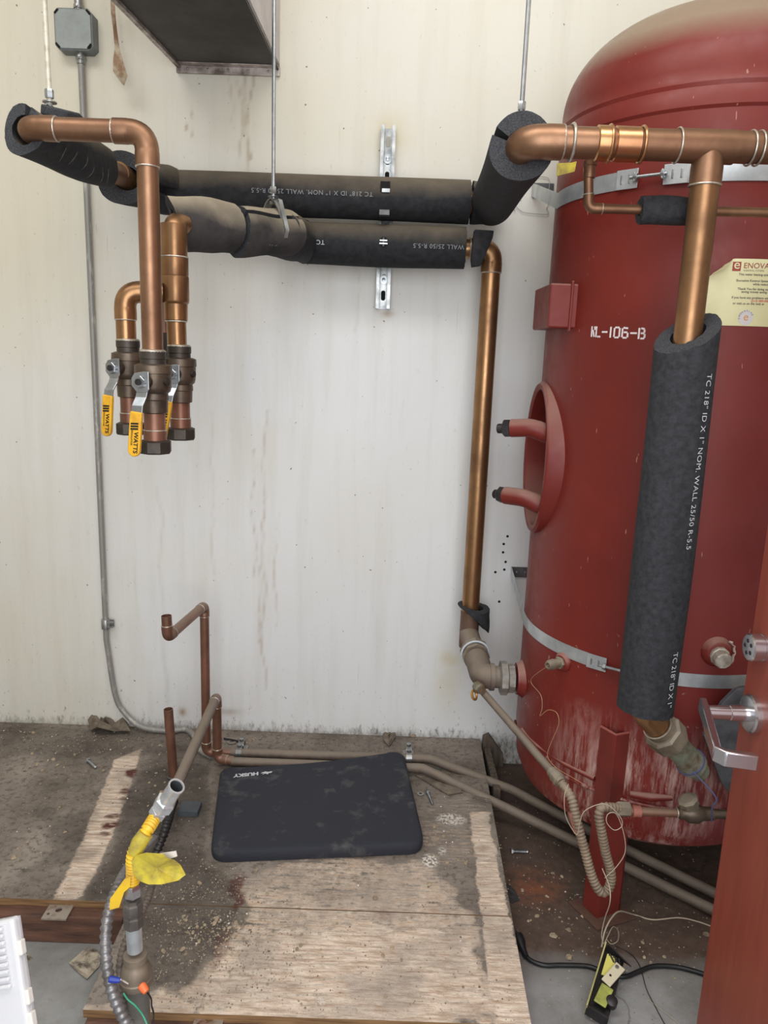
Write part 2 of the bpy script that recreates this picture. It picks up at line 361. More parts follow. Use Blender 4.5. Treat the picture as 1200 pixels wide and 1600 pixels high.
def thing(name, label, cat, loc=(0, 0, 0), group=None):
    o = bpy.data.objects.new(name, None); col.objects.link(o); o.location = loc; o.empty_display_size = .03
    o['label'] = label; o['category'] = cat
    if group: o['group'] = group
    return o
def tag(o, label, cat, group=None, kind=None):
    o['label'] = label; o['category'] = cat
    if group: o['group'] = group
    if kind: o['kind'] = kind
    return o
def structure(o): o['kind'] = 'structure'; return o

def fillet(pts, R, n=8):
    pts = [Vector(p) for p in pts]; out = [pts[0]]
    for i in range(1, len(pts)-1):
        a = (pts[i-1]-pts[i]).normalized(); b = (pts[i+1]-pts[i]).normalized(); ang = a.angle(b); t = R/math.tan(ang/2)
        t = min(t, (pts[i-1]-pts[i]).length*.49, (pts[i+1]-pts[i]).length*.49)
        p0 = pts[i]+a*t; p1 = pts[i]+b*t
        for k in range(n+1):
            u = k/n; out.append(p0*(1-u)**2 + pts[i]*2*u*(1-u) + p1*u*u)
    out.append(pts[-1]); return out
def spline(pts, n=10):
    P = [Vector(p) for p in pts]; P = [P[0]*2-P[1]] + P + [P[-1]*2-P[-2]]; out = []
    for i in range(1, len(P)-2):
        for k in range(n):
            t = k/n; a, b, c, d = P[i-1], P[i], P[i+1], P[i+2]
            out.append(.5*((2*b)+(c-a)*t+(2*a-5*b+4*c-d)*t*t+(-a+3*b-3*c+d)*t**3))
    out.append(P[-2]); return out
def run(parent, pts, r, m, bend=None, collar=.022, elbow_m=None, rings=True, hollow_ends=(False, False), seg=24):
    """a soldered copper run: straight pipes, elbows with collars, bright solder rings, each its own part"""
    pts = [Vector(p) for p in pts]; bend = bend or r*1.5; cuts = []
    for i in range(1, len(pts)-1):
        a = (pts[i-1]-pts[i]).normalized(); b = (pts[i+1]-pts[i]).normalized(); ang = a.angle(b); t = bend/math.tan(ang/2)
        p0 = pts[i]+a*t; p1 = pts[i]+b*t; arc = [p0*(1-k/10)**2+pts[i]*2*(k/10)*(1-k/10)+p1*(k/10)**2 for k in range(11)]
        e0 = p0+a*collar; e1 = p1+b*collar
        mb = MB(); R2 = r*1.09; path = [e0, p0+a*.001] + arc + [p1+b*.001, e1]
        mb.sweep(path, [R2*1.02, R2*1.02] + [R2]*11 + [R2*1.02, R2*1.02], seg)
        mb.build('elbow', elbow_m or m, parent)
        if rings:
            for e, dd in ((e0, a), (e1, b)): MB().ring(e, dd, r*1.03, r*.075+.0004).build('solder_ring', solder, parent)
        cuts.append((e0, e1))
    start = pts[0]
    for i in range(len(pts)-1):
        e = cuts[i][0] if i < len(cuts) else pts[-1]
        if (e-start).length > .004 and (e-start).dot(pts[i+1]-pts[i]) > 0:
            d = (e-start).normalized()
            if (i == 0 and hollow_ends[0]) or (i == len(pts)-2 and hollow_ends[1]):
                Ln = (e-start).length
                if i == 0 and hollow_ends[0]: o, dd = e, -d
                else: o, dd = start, d
                MB().lathe(o, dd, [(0, r), (Ln, r), (Ln, r*.9), (Ln-.04 if Ln > .05 else Ln*.3, r*.88), (Ln-.04 if Ln > .05 else Ln*.3, 0)], seg).build('pipe', m, parent)
            else: MB().sweep([start, e], r, seg).build('pipe', m, parent)
        start = cuts[i][1] if i < len(cuts) else None

def foam_tube(name, p0, p1, ro, ri, m, parent=None, n0=None, n1=None, slit=None, seg=40, steps=10, wob=.0012, bendf=None, gap=.05):
    """hollow pipe insulation; n0/n1 = normals of the (slanting) cut planes, slit = direction in which the lengthwise cut opens"""
    p0 = Vector(p0); p1 = Vector(p1); d = (p1-p0).normalized(); Ln = (p1-p0).length
    n0 = Vector(n0).normalized() if n0 is not None else d; n1 = Vector(n1).normalized() if n1 is not None else d
    x, y = basis(d)
    if slit is not None:
        x = (Vector(slit)-d*Vector(slit).dot(d)).normalized(); y = d.cross(x)
    rnd = random.Random(hash((round(p0.x, 3), round(p1.z, 3))) & 0xffff)
    g = gap if slit is not None else 0
    ks = [g + (2*pi-2*g)*k/seg for k in range(seg+1)] if g else [2*pi*k/seg for k in range(seg)]
    K = len(ks); vo = []; ph = rnd.random()*6
    for layer, R in ((0, ro), (1, ri)):
        for i in range(steps+1):
            t = i/steps
            for k, a in enumerate(ks):
                rr = R + (wob*sin(3*a+ph+4*t)*(1-layer)) + (wob*.7*sin(7*t+ph)*(1-layer))
                off = (x*cos(a)+y*sin(a))*rr
                a0 = -off.dot(n0)/d.dot(n0); a1 = -off.dot(n1)/d.dot(n1)
                q0 = p0+off+d*a0; q1 = p1+off+d*a1
                if i in (0, steps): 
                    j = d*rnd.uniform(-.0012, .0012); q0 = q0+j; q1 = q1+j
                p = q0.lerp(q1, t)
                if bendf: p = p + bendf(t)
                vo.append(p)
    fs = []; body = []; cut = []
    def I(l, i, k): return (l*(steps+1)+i)*K + k % K
    rngk = K-1 if g else K
    for i in range(steps):
        for k in range(rngk):
            fs.append((I(0, i, k), I(0, i, k+1), I(0, i+1, k+1), I(0, i+1, k))); body.append(0)
            fs.append((I(1, i, k), I(1, i+1, k), I(1, i+1, k+1), I(1, i, k+1))); body.append(0)
    for i, fl in ((0, 1), (steps, 0)):
        for k in range(rngk):
            q = (I(0, i, k), I(1, i, k), I(1, i, k+1), I(0, i, k+1)); fs.append(q if fl else q[::-1]); body.append(1)
    if g:
        for k in (0, K-1):
            for i in range(steps):
                q = (I(0, i, k), I(0, i+1, k), I(1, i+1, k), I(1, i, k)); fs.append(q); body.append(1)
    me = bpy.data.meshes.new(name); me.from_pydata([tuple(v) for v in vo], [], fs); me.materials.append(m); me.materials.append(foam_cut)
    for f, mi in zip(me.polygons, body): f.material_index = mi
    import bmesh
    bm = bmesh.new(); bm.from_mesh(me); bmesh.ops.recalc_face_normals(bm, faces=bm.faces); bm.to_mesh(me); bm.free()
    me.shade_smooth(); me.set_sharp_from_angle(angle=radians(40))
    o = bpy.data.objects.new(name, me); col.objects.link(o)
    if parent is not None: o.parent = parent; o.matrix_parent_inverse = Matrix.Translation(-true_loc(parent))
    return o

_tc = {}
def text_geo(txt, size, bold=0., spacing=1.):
    key = (txt, size, bold, spacing)
    if key in _tc: return _tc[key]
    cu = bpy.data.curves.new('t', 'FONT'); cu.body = txt; cu.size = size; cu.offset = bold; cu.space_character = spacing; cu.resolution_u = 3
    o = bpy.data.objects.new('t', cu); col.objects.link(o)
    dg = bpy.context.evaluated_depsgraph_get(); me = bpy.data.meshes.new_from_object(o.evaluated_get(dg))
    vs = [Vector(v.co) for v in me.vertices]; fs = [tuple(p.vertices) for p in me.polygons]
    bpy.data.objects.remove(o); bpy.data.curves.remove(cu); bpy.data.meshes.remove(me)
    _tc[key] = (vs, fs); return vs, fs
def flat_text(name, txt, size, o, A, T, m, parent, bold=0., lift=.0004, align='l', spacing=1.):
    vs, fs = text_geo(txt, size, bold, spacing); A = Vector(A).normalized(); T = Vector(T).normalized(); N = A.cross(T)
    w = max(v.x for v in vs); s = 0 if align == 'l' else -w/2
    mb = MB(); mb.add([Vector(o)+A*(v.x+s)+T*v.y+N*lift for v in vs], fs); return mb.build(name, m, parent, smooth=0)
def cyl_text(name, txt, size, o, A, Nn, R, m, parent, bold=0., lift=.0006, spacing=1., bendf=None):
    """text running along a cylinder's axis A; o is a point ON the axis, Nn the outward direction of the baseline"""
    vs, fs = text_geo(txt, size, bold, spacing); A = Vector(A).normalized(); Nn = Vector(Nn); Nn = (Nn-A*Nn.dot(A)).normalized(); T = Nn.cross(A)
    mb = MB(); out = []
    for v in vs:
        th = v.y/R; out.append(Vector(o)+A*v.x+(Nn*cos(th)+T*sin(th))*(R+lift))
    mb.add(out, fs); return mb.build(name, m, parent, smooth=0)

# value noise for masks painted by place on walls and boards
_r = np.random.RandomState(5); _tab = _r.rand(256, 256)
def vnoise(x, y):
    xi = np.floor(x).astype(int); yi = np.floor(y).astype(int); fx = x-xi; fy = y-yi; fx = fx*fx*(3-2*fx); fy = fy*fy*(3-2*fy)
    g = lambda a, b: _tab[a & 255, b & 255]
    return (g(xi, yi)*(1-fx)+g(xi+1, yi)*fx)*(1-fy)+(g(xi, yi+1)*(1-fx)+g(xi+1, yi+1)*fx)*fy
def fbm(x, y, s, o=4):
    v = 0; a = .5; t = 0
    for i in range(o): v = v+a*vnoise(x*s+i*17.3, y*s+i*9.1); t += a; a *= .55; s *= 2.1
    return v/t
def inpoly(px, py, poly):
    ins = np.zeros(px.shape, bool); n = len(poly)
    for i in range(n):
        x1, y1 = poly[i][:2]; x2, y2 = poly[(i+1) % n][:2]
        c = ((y1 > py) != (y2 > py)) & (px < (x2-x1)*(py-y1)/((y2-y1)+1e-12)+x1); ins ^= c
    return ins
def soft_poly(X, Y, poly, warp=.02, scale=14, passes=7):
    a = (fbm(X, Y, scale)-.5)*2*warp*2; b = (fbm(X+9, Y+5, scale)-.5)*2*warp*2
    m = inpoly(X+a, Y+b, poly).astype(float)
    for _ in range(passes):
        p = np.pad(m, 1, 'edge'); m = (p[:-2, 1:-1]+p[2:, 1:-1]+p[1:-1, :-2]+p[1:-1, 2:]+p[1:-1, 1:-1])/5
    return m
def slab(name, x0, x1, y0, y1, zt, th, step, m, maskf, edge_m, clip=None, parent=None):
    """a thin board whose top is a fine grid carrying the 'stain' colour attribute"""
    nx = int((x1-x0)/step)+1; ny = int((y1-y0)/step)+1
    xs = np.linspace(x0, x1, nx); ys = np.linspace(y0, y1, ny); X, Y = np.meshgrid(xs, ys)
    xr = .349-(2.327-Y)*.0272; X = x0+(X-x0)*(xr-x0)/(x1-x0)     # right edge slightly out of square
    R, G, B, A = maskf(X, Y)
    Zt = zt + (fbm(X, Y, 9)-.5)*.002
    vs = [(float(a), float(b), float(c)) for a, b, c in zip(X.ravel(), Y.ravel(), Zt.ravel())]
    fs = [(j*nx+i, j*nx+i+1, (j+1)*nx+i+1, (j+1)*nx+i) for j in range(ny-1) for i in range(nx-1)]
    n = len(vs); per = [i for i in range(nx)] + [j*nx+nx-1 for j in range(1, ny)] + [(ny-1)*nx+i for i in range(nx-2, -1, -1)] + [j*nx for j in range(ny-2, 0, -1)]
    vs += [(vs[i][0], vs[i][1], zt-th) for i in per]; mi = [0]*len(fs)
    for k in range(len(per)):
        k2 = (k+1) % len(per); fs.append((per[k], n+k, n+k2, per[k2])); mi.append(1)
    fs.append(tuple(range(n, n+len(per)))[::-1]); mi.append(1)
    me = bpy.data.meshes.new(name); me.from_pydata(vs, [], fs); me.materials.append(m); me.materials.append(edge_m)
    me.polygons.foreach_set('material_index', mi)
    ca = me.color_attributes.new('stain', 'FLOAT_COLOR', 'POINT'); buf = np.ones((len(vs), 4), 'f')
    buf[:n, 0] = R.ravel(); buf[:n, 1] = G.ravel(); buf[:n, 2] = B.ravel(); buf[:n, 3] = A.ravel(); ca.data.foreach_set('color', buf.ravel())
    o = bpy.data.objects.new(name, me); col.objects.link(o); return o

# ------------------------------------------------------------------ structure: wall, floor, door
def build_wall():
    st = .008; x0, x1, z0, z1 = -1.45, .75, -.09, 2.35
    nx = int((x1-x0)/st)+1; nz = int((z1-z0)/st)+1; xs = np.linspace(x0, x1, nx); zs = np.linspace(z0, z1, nz); X, Z = np.meshgrid(xs, zs)
    R = np.zeros_like(X); G = np.zeros_like(X)
    def drip(px, py0, py1, w, amt):
        nonlocal R
        a = at(px, py0, DW); b = at(px+2, py1, DW); cx = a.x + .006*np.sin(Z*22+px) + (fbm(Z, Z*0+px, 14)-.5)*.02
        m = np.exp(-((X-cx)/w)**2) * (Z < a.z) * (Z > b.z) * (.25+1.0*fbm(X, Z, 26)); R = np.maximum(R, m*amt)
    for a in ((383, 118, 330, .004, .5), (391, 118, 250, .003, .55), (375, 125, 260, .003, .4), (362, 120, 200, .003, .35), (300, 160, 215, .002, .8), (297, 190, 205, .002, .8), (396, 700, 900, .003, .4), (412, 640, 1080, .004, .4), (405, 860, 1010, .003, .35), (432, 800, 980, .003, .3), (330, 640, 900, .004, .2), (250, 760, 1100, .005, .2), (560, 420, 520, .004, .15)): drip(*a)
    def blob(px, py, rx, rz, amt, ch):
        nonlocal R, G
        c = at(px, py, DW); m = np.exp(-(((X-c.x)/rx)**2+((Z-c.z)/rz)**2))*(.3+1.2*fbm(X, Z, 20))*amt
        if ch == 0: R = np.maximum(R, m)
        else: G = np.maximum(G, m)
    blob(704, 1030, .035, .03, .7, 1); blob(610, 215, .05, .06, .5, 1); blob(285, 1112, .012, .015, .8, 0); blob(605, 490, .02, .01, .5, 0); blob(700, 1060, .05, .12, .35, 1)
    blob(360, 1112, .04, .012, .5, 0)
    vs = [(float(a), DW, float(c)) for a, c in zip(X.ravel(), Z.ravel())]; fs = [(j*nx+i, j*nx+i+1, (j+1)*nx+i+1, (j+1)*nx+i) for j in range(nz-1) for i in range(nx-1)]
    n = len(vs)
    # the rest of the wall around the finely stained part, plus thickness
    T = .12; X0, X1, Z0, Z1 = -3.2, 3.0, -.09, 3.2
    q = [(X0, DW, Z0), (x0, DW, Z0), (x0, DW, Z1), (X0, DW, Z1), (x1, DW, Z0), (X1, DW, Z0), (X1, DW, Z1), (x1, DW, Z1), (x0, DW, z1), (x1, DW, z1), (X0, DW+T, Z0), (X1, DW+T, Z0), (X1, DW+T, Z1), (X0, DW+T, Z1)]
    vs += q; k = n
    fs += [(k, k+1, k+2, k+3), (k+4, k+5, k+6, k+7), (k+8, k+9, k+7, k+2), (k+11, k+10, k+13, k+12), (k+3, k+6, k+12, k+13), (k, k+10, k+11, k+5), (k, k+3, k+13, k+10), (k+5, k+11, k+12, k+6)]
    me = bpy.data.meshes.new('wall_back'); me.from_pydata(vs, [], fs); me.materials.append(wall_m)
    ca = me.color_attributes.new('stain', 'FLOAT_COLOR', 'POINT'); buf = np.zeros((len(vs), 4), 'f'); buf[:, 3] = 1; buf[:n, 0] = R.ravel(); buf[:n, 1] = G.ravel(); ca.data.foreach_set('color', buf.ravel())
    o = bpy.data.objects.new('wall_back', me); col.objects.link(o); return structure(o)
wall = build_wall()
structure(MB().box((0, .6, ZC-.05), (6.4, 3.7, .1)).build('floor', conc_m, smooth=0))

side_paint = mat('side_wall_paint', (210, 206, 194), .6)
structure(MB().box((1.18, 1.23, 1.55), (.1, 2.2, 3.3)).build('unseen_wall_right', side_paint, smooth=0))  # added out of view, close to the tank, to block light beneath it
structure(MB().box((-2.35, 1.23, 1.55), (.1, 2.2, 3.3)).build('unseen_wall_left', side_paint, smooth=0))  # out of view, added to hold back world light
mb = MB(); mb.box((-1.8, .19, 1.55), (1.0, .1, 3.3)); mb.box((-.085, .19, 2.82), (2.43, .1, .76))
structure(mb.build('wall_front', side_paint, smooth=0))
structure(MB().box((-.58, 1.66, 3.24), (3.42, 1.34, .08)).build('unseen_ceiling', mat('ceiling_paint', (210, 206, 198), .7), smooth=0))  # added overhead out of view to block world light, stops short in front
def PW(l, z=0): return [tuple(on(x, y, z))[:2] for x, y in l]
def ply_mask(X, Y):
    R = np.zeros_like(X); G = np.zeros_like(X); B = np.zeros_like(X); A = np.ones_like(X)
    for pl, w, amt, ps in (([(178, 1187), (222, 1168), (214, 1200), (186, 1280), (160, 1345), (128, 1404), (84, 1404), (130, 1310)], .004, 1., 2),
                  ([(385, 1362), (420, 1352), (560, 1345), (650, 1340), (720, 1400), (745, 1480), (845, 1610), (262, 1610), (300, 1540), (350, 1470), (385, 1440)], .03, .62, 5),
                  ([(350, 1480), (560, 1440), (745, 1450), (770, 1610), (330, 1610)], .04, .9, 6),
                  ([(735, 1268), (764, 1268), (775, 1330), (790, 1410), (845, 1610), (775, 1610), (748, 1400)], .005, 1.05, 2),
                  ([(640, 1260), (740, 1240), (760, 1340), (660, 1350)], .03, .35, 6),
                  ([(120, 1560), (250, 1545), (330, 1568), (330, 1610), (110, 1610)], .02, .75, 4)):
        R = np.maximum(R, soft_poly(X, Y, PW(pl), w, 16, ps)*amt)
    R = R * (.7+.5*fbm(X, Y, 10)) 
    for px, py, rx, ry, a in ((205, 1208, .018, .03, 1), (196, 1236, .024, .018, .9), (192, 1248, .015, .01, .7), (176, 1275, .02, .015, .9), (172, 1290, .022, .02, 1), (163, 1303, .016, .014, .8), (368, 1385, .02, .05, .9), (372, 1410, .014, .04, .9), (345, 1480, .016, .07, .5), (600, 1430, .02, .02, .3)):
        c = on(px, py, 0); wx = (fbm(X, Y, 40)-.5)*.03; m = np.clip(1.6-(((X+wx-c.x)/rx)**2+((Y-c.y)/ry)**2)*1.6, 0, 1)*a; G = np.maximum(G, m)
    for px, py, rx, ry, a in ((705, 1280, .04, .025, .8), (672, 1345, .02, .025, 1), (690, 1330, .01, .015, .8), (500, 1565, .012, .01, .6)):
        c = on(px, py, 0); B = np.maximum(B, np.clip(1.5-((X-c.x)/rx)**2-((Y-c.y)/ry)**2, 0, 1)*a)
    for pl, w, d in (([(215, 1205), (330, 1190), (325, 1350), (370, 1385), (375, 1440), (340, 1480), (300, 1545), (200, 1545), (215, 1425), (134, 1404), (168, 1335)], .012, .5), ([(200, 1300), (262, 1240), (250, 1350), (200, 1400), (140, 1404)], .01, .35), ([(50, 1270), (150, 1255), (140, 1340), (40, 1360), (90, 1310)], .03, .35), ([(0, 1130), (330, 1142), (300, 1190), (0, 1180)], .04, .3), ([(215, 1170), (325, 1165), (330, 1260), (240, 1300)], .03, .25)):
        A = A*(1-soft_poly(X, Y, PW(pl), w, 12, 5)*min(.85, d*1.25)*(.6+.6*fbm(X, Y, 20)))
    return R, G, B, A
p1 = slab('plywood_deck_sheet', -2.2, .352, 1.512, DW-.001, 0, .018, .005, ply_m, ply_mask, wood_edge)
tag(p1, 'dirt-covered plywood deck sheet running along the foot of the wall', 'plywood')
p2 = slab('plywood_deck_sheet', -.546, .345, 1.222, 1.509, 0, .018, .004, ply_m, ply_mask, wood_edge)
tag(p2, 'front plywood sheet with bleached bare wood, nearest the camera', 'plywood')
def beam(x0, x1, yf, yb, label):
    o = MB().box(((x0+x1)/2, (yf+yb)/2, (ZC-.018)/2-.0005), (x1-x0, yb-yf, -.018-ZC-.001)).build('support_beam', beam_m, smooth=0, bevel=.003); tag(o, label, 'beam')
beam(-2.2, -.56, 1.482, 1.56, 'reddish brown timber beam under the left deck edge')
beam(-.54, .318, 1.212, 1.27, 'timber beam under the front plywood edge at the bottom of the picture')
MB().box((-.105, 1.525, (ZC-.018)/2-.0005), (.87, .07, -.018-ZC-.001)).build('joist', beam_m, p1, smooth=0, bevel=.003)
MB().box((-.08, 2.15, (ZC-.018)/2-.0005), (.84, .1, -.018-ZC-.001)).build('joist', beam_m, p1, smooth=0, bevel=.003)
for px, py, z, lab in ((92, 1424, -.0165, 'square steel anchor plate with a hole on the left brown beam'), (327, 1594, -.016, 'square steel anchor plate at the bottom edge of the front sheet')):
    c = on(px, py, z); hw = .028
    mb = MB(); ang = [2*pi*k/16+pi/16*0 for k in range(16)]
    # plate with a round hole: ring of quads from square outline to circle
    sq = []
    for a in ang:
        t = max(abs(cos(a)), abs(sin(a))); sq.append((cos(a)/t*hw, sin(a)/t*hw))
    ci = [(cos(a)*.0075, sin(a)*.0075) for a in ang]; vs = []
    for zz in (0, .004): vs += [c+Vector((x, y, zz)) for x, y in sq] + [c+Vector((x, y, zz)) for x, y in ci]
    fs = []
    for k in range(16):
        k2 = (k+1) % 16; fs += [(k, k2, 16+k2, 16+k), (32+k, 48+k, 48+k2, 32+k2), (k, 32+k, 32+k2, k2), (16+k, 16+k2, 48+k2, 48+k)]
    mb.add(vs, fs); o = mb.build('anchor_plate', mat('plate_'+str(px), (166, 156, 146), .5, .5, (128, 84, 62), 40, .5, .7), smooth=0); tag(o, lab, 'metal plate')
    for dx, dy in ((.018, .018), (-.018, -.014)):
        MB().lathe(c+Vector((dx, dy, .004)), (0, 0, 1), [(0, .003), (.0012, .003), (.0015, 0)], 10).build('nail_head', rust_m, o)
# the plank piece between deck edge and wall
o = MB().prism([Vector((.356, 2.322, -.087)), Vector((.356, 2.322, .02)), Vector((.375, 2.322, .03)), Vector((.425, 2.322, -.04)), Vector((.43, 2.322, -.087))], (0, -.02, 0)).build('broken_plank', plank_m, smooth=0, bevel=.002)
tag(o, 'broken grey plank end standing against the wall by the deck corner', 'plank')
o = MB().box((.37, 2.18, -.05), (.022, .25, .074)).build('edge_board', plank_m, smooth=0, bevel=.002); tag(o, 'dark edge board beside the right edge of the deck under the pipes', 'board')

# door leaf, open, seen almost edge-on at the right
XD = .646
door = thing('door_1', 'red painted steel door standing open at the right edge', 'door', (XD, 1.245, ZC)); del door['category']; door['kind'] = 'structure'
MB().box((XD+.0225, 1.245-.46, ZC+.01+1.03), (.045, .92, 2.06)).build('door_leaf', door_m, door, smooth=0, bevel=.002)
lev = at(1172, 1115, 1.2); lz = lev.z
mb = MB().lathe((XD, 1.2, lz), (-1, 0, 0), [(0, .033), (.009, .033), (.012, .030), (.0125, .026), (.013, .0)], 40).build('lever_rosette', chrome, door)
sp_end = Vector((XD-.062, 1.2, lz))
MB().lathe((XD-.012, 1.2, lz), (-1, 0, 0), [(0, .014), (.03, .013), (.031, .0118), (.070, .0118), (.072, .0)], 28).build('lever_neck', chrome, door)
# lever arm runs towards the hinge side, then returns to the door
arm = [Vector((.566, 1.222, lz+.004)), Vector((.556, 1.18, lz+.001)), Vector((.530, 1.085, lz-.001)), Vector((.5235, 1.062, lz-.001)), Vector((.532, 1.052, lz-.002)), Vector((.578, 1.045, lz-.004))]
MB().strip(arm, Vector((0, 0, .025)), .012).build('lever_arm', chrome, door, bevel=.002)
dz = at(1185, 1012, 1.2).z
MB().lathe((XD, 1.2, dz), (-1, 0, 0), [(0, .0235), (.006, .0235), (.0065, .0225), (.0075, .0225), (.008, .0235), (.024, .0235), (.026, .021), (.0262, .0)], 36).build('deadbolt_cylinder', chrome, door)
for i in range(5):
    a = i*1.256
    MB().lathe((XD-.0262, 1.2+.011*cos(a), dz+.011*sin(a)), (-1, 0, 0), [(0, .0035), (.0006, .0035), (.0008, 0)], 10).build('key_way', dark_steel, door)

# ------------------------------------------------------------------ wall-mounted: duct, junction box, conduit, tape, strut channel
def build_duct():
    a = at(278, 103, DW); b = at(437, 109, DW); zb = (a.z+b.z)/2; c = at(170, 0, 1.9); d = at(386, 0, 1.9)
    ext = 1.45/1.0
    ca = Vector((a.x+(c.x-a.x)*1.9, DW-.002-(DW-1.9)*1.9, zb)); cb = Vector((b.x+(d.x-b.x)*1.9, DW-.002-(DW-1.9)*1.9, zb))
    A = Vector((a.x, DW-.002, zb)); B = Vector((b.x, DW-.002, zb))
    root = thing('air_duct', 'rectangular sheet metal air duct with dark underside at the top left', 'duct', (A+B)/2)
    upv = Vector((0, 0, .5))
    MB().prism([A, B, cb, ca], (0, 0, .012)).build('duct_bottom', duct_shade, root, smooth=0)
    n = (cb-B).normalized()
    MB().prism([B+Vector((0, 0, .0)), cb, cb+upv, B+upv], (-.01, 0, 0)).build('duct_side', duct_side, root, smooth=0)
    MB().prism([A, ca, ca+upv, A+upv], (.01, 0, 0)).build('duct_side', duct_side, root, smooth=0)
    mb = MB().box((A+B)/2+Vector((0, -.006, -.008)), (B.x-A.x+.004, .008, .024)); mb.box((A+B)/2+Vector((0, -.02, -.001)), (B.x-A.x, .03, .002))
    f = mb.build('wall_flange', duct_lip, root, smooth=0, bevel=.001)
    for k in range(5):
        x = A.x+.03+(B.x-A.x-.06)*k/4
        MB().lathe((x, DW-.012, zb-.009), (0, -1, 0), [(0, .0035), (.002, .003), (.0025, 0)], 10).build('flange_screw', strut_m, f)
    MB().strip([ca+Vector((.006, 0, -.004)), A+Vector((.006, -.012, -.004))], Vector((.012, 0, 0)), .008).build('seam_edge', duct_lip, root, smooth=0)
    MB().strip([cb+Vector((-.004, 0, -.003)), B+Vector((-.004, -.012, -.003))], Vector((.006, 0, 0)), .006).build('seam_edge', duct_shade, root, smooth=0)
build_duct()

def build_jbox():
    c = (at(88, 12, DW)+at(152, 85, DW))/2; dpt = .042
    c = at(115, 46, DW-dpt); w = .0525
    root = thing('junction_box', 'grey square electrical junction box on the wall at top left', 'junction box', (c.x, DW, c.z))
    oct_ = []
    k = .012
    for sx, sz in ((-1, -1), (1, -1), (1, 1), (-1, 1)):
        pts = [(sx*w, sz*(w-k)), (sx*(w-k), sz*w)]
        if sx*sz > 0: pts = pts
        else: pts = pts[::-1]
        oct_ += pts
    poly = [Vector((c.x+x, DW-.001, c.z+z)) for x, z in oct_]
    MB().prism(poly, (0, -dpt, 0)).build('box_body', box_grey, root, smooth=0, bevel=.0015)
    cw = w*.93; cl = []
    for sx, sz in ((-1, -1), (1, -1), (1, 1), (-1, 1)):
        kk = .014; pts = [(sx*cw, sz*(cw-kk)), (sx*(cw-kk), sz*(cw-kk*.25)), (sx*(cw-kk), sz*cw)]
        pts = [(sx*cw, sz*(cw-kk)), (sx*(cw-kk), sz*cw)]
        if sx*sz < 0: pts = pts[::-1]
        cl += pts
    cv = MB().prism([Vector((c.x+x, DW-dpt-.001, c.z+z)) for x, z in cl], (0, -.004, 0)).build('box_cover', mat('cover_grey', (158, 164, 162), .45, .2, (132, 138, 138), 12), root, smooth=0, bevel=.0015)
    for sx in (-1, 1):
        for sz in (-1, 1):
            q0 = Vector((c.x+sx*(w-.004), DW-dpt-.0056, c.z+sz*(w-.016))); q1 = Vector((c.x+sx*(w-.014), DW-dpt-.0056, c.z+sz*(w-.005)))
            MB().strip([q0, q1], Vector((.004*sx, 0, .004*sz)), .001).build('corner_slot', slot_dark, cv, smooth=0)
    for sx in (-1, 1):
        for sz in (-1, 1):
            MB().lathe((c.x+sx*(w-.010), DW-dpt-.001, c.z+sz*(w-.010)), (0, -1, 0), [(0, .0045), (.002, .004), (.0022, .002), (.0015, 0)], 10).build('cover_screw', dark_steel, root)
    for s, nm in ((-1, 'lower'), (1, 'upper')):
        mb = MB(); z0 = c.z+s*w
        mb.lathe((c.x+.008, DW-.02, z0), (0, 0, s), [(0, .0115), (.006, .0115), (.007, .0135), (.016, .0135), (.017, .011), (.026, .011), (.027, 0)], 20)
        mb.lathe((c.x+.008, DW-.032, z0+s*.011), (0, -1, 0), [(0, .004), (.005, .004), (.006, 0)], 8)
        mb.build('conduit_connector', strut_m, root)
    return c, w
jc, jw = build_jbox()
def build_conduit():
    x = jc.x+.008; y = DW-.02
    b = at(172, 1000, y); q = at(174, 1060, y)
    root = thing('electrical_conduit', 'thin grey conduit running down the wall and curving away along the floor', 'conduit', (x, y, 0))
    p = [Vector((x, y, jc.z-jw-.02)), Vector((x, y, b.z)), at(180, 1085, y), at(196, 1115, y-.004), at(222, 1136, 2.29), on(262, 1142, .012), on(290, 1140, .012), on(304, 1152, .012), on(313, 1172, .012), on(330, 1182, .012)]
    top = [p[0]+(p[1]-p[0])*i/6 for i in range(7)]
    MB().sweep(top + spline(p[1:], 8)[1:], .0088, 14).build('conduit_tube', conduit_m, root)
    MB().sweep([(x, y, jc.z+jw+.02), (x, y, 3.1)], .0088, 14).build('conduit_tube', conduit_m, root)
    s = at(171, 975, y)
    mb = MB().lathe((x, y, s.z-.016), (0, 0, 1), [(0, .0125), (.0, .0135), (.03, .0135), (.032, .0125)], 18)
    mb.box((x+.017, y+.008, s.z), (.016, .003, .026)); mb.box((x+.017, y-.004, s.z+.008), (.02, .012, .003)); mb.box((x+.017, y-.004, s.z-.008), (.02, .012, .003))
    mb.build('coupling_clamp', strut_m, root, bevel=.0006)
build_conduit()

def build_tape():
    pts = [at(176, -6, 2.27), at(177, 22, 2.26), at(180, 48, 2.27), at(183, 75, 2.25), at(185, 95, 2.24), at(188, 115, 2.25), at(193, 133, 2.27)]
    w = [(.012, 0, 0), (.010, .006, 0), (.006, .012, 0), (.010, .010, .002), (.026, .004, -.006), (.040, -.004, -.012), (.004, 0, -.002)]
    P = spline(pts, 6); Wd = []
    for i in range(len(P)):
        t = i/(len(P)-1)*(len(w)-1); a = int(min(t, len(w)-2)); f = t-a; Wd.append(Vector(w[a]).lerp(Vector(w[a+1]), f))
    o = MB().strip(P, Wd, .0012).build('peeling_tape_strip', tape_m, smooth=60); tag(o, 'brown strip of old tape dangling in front of the wall', 'tape')
build_tape()

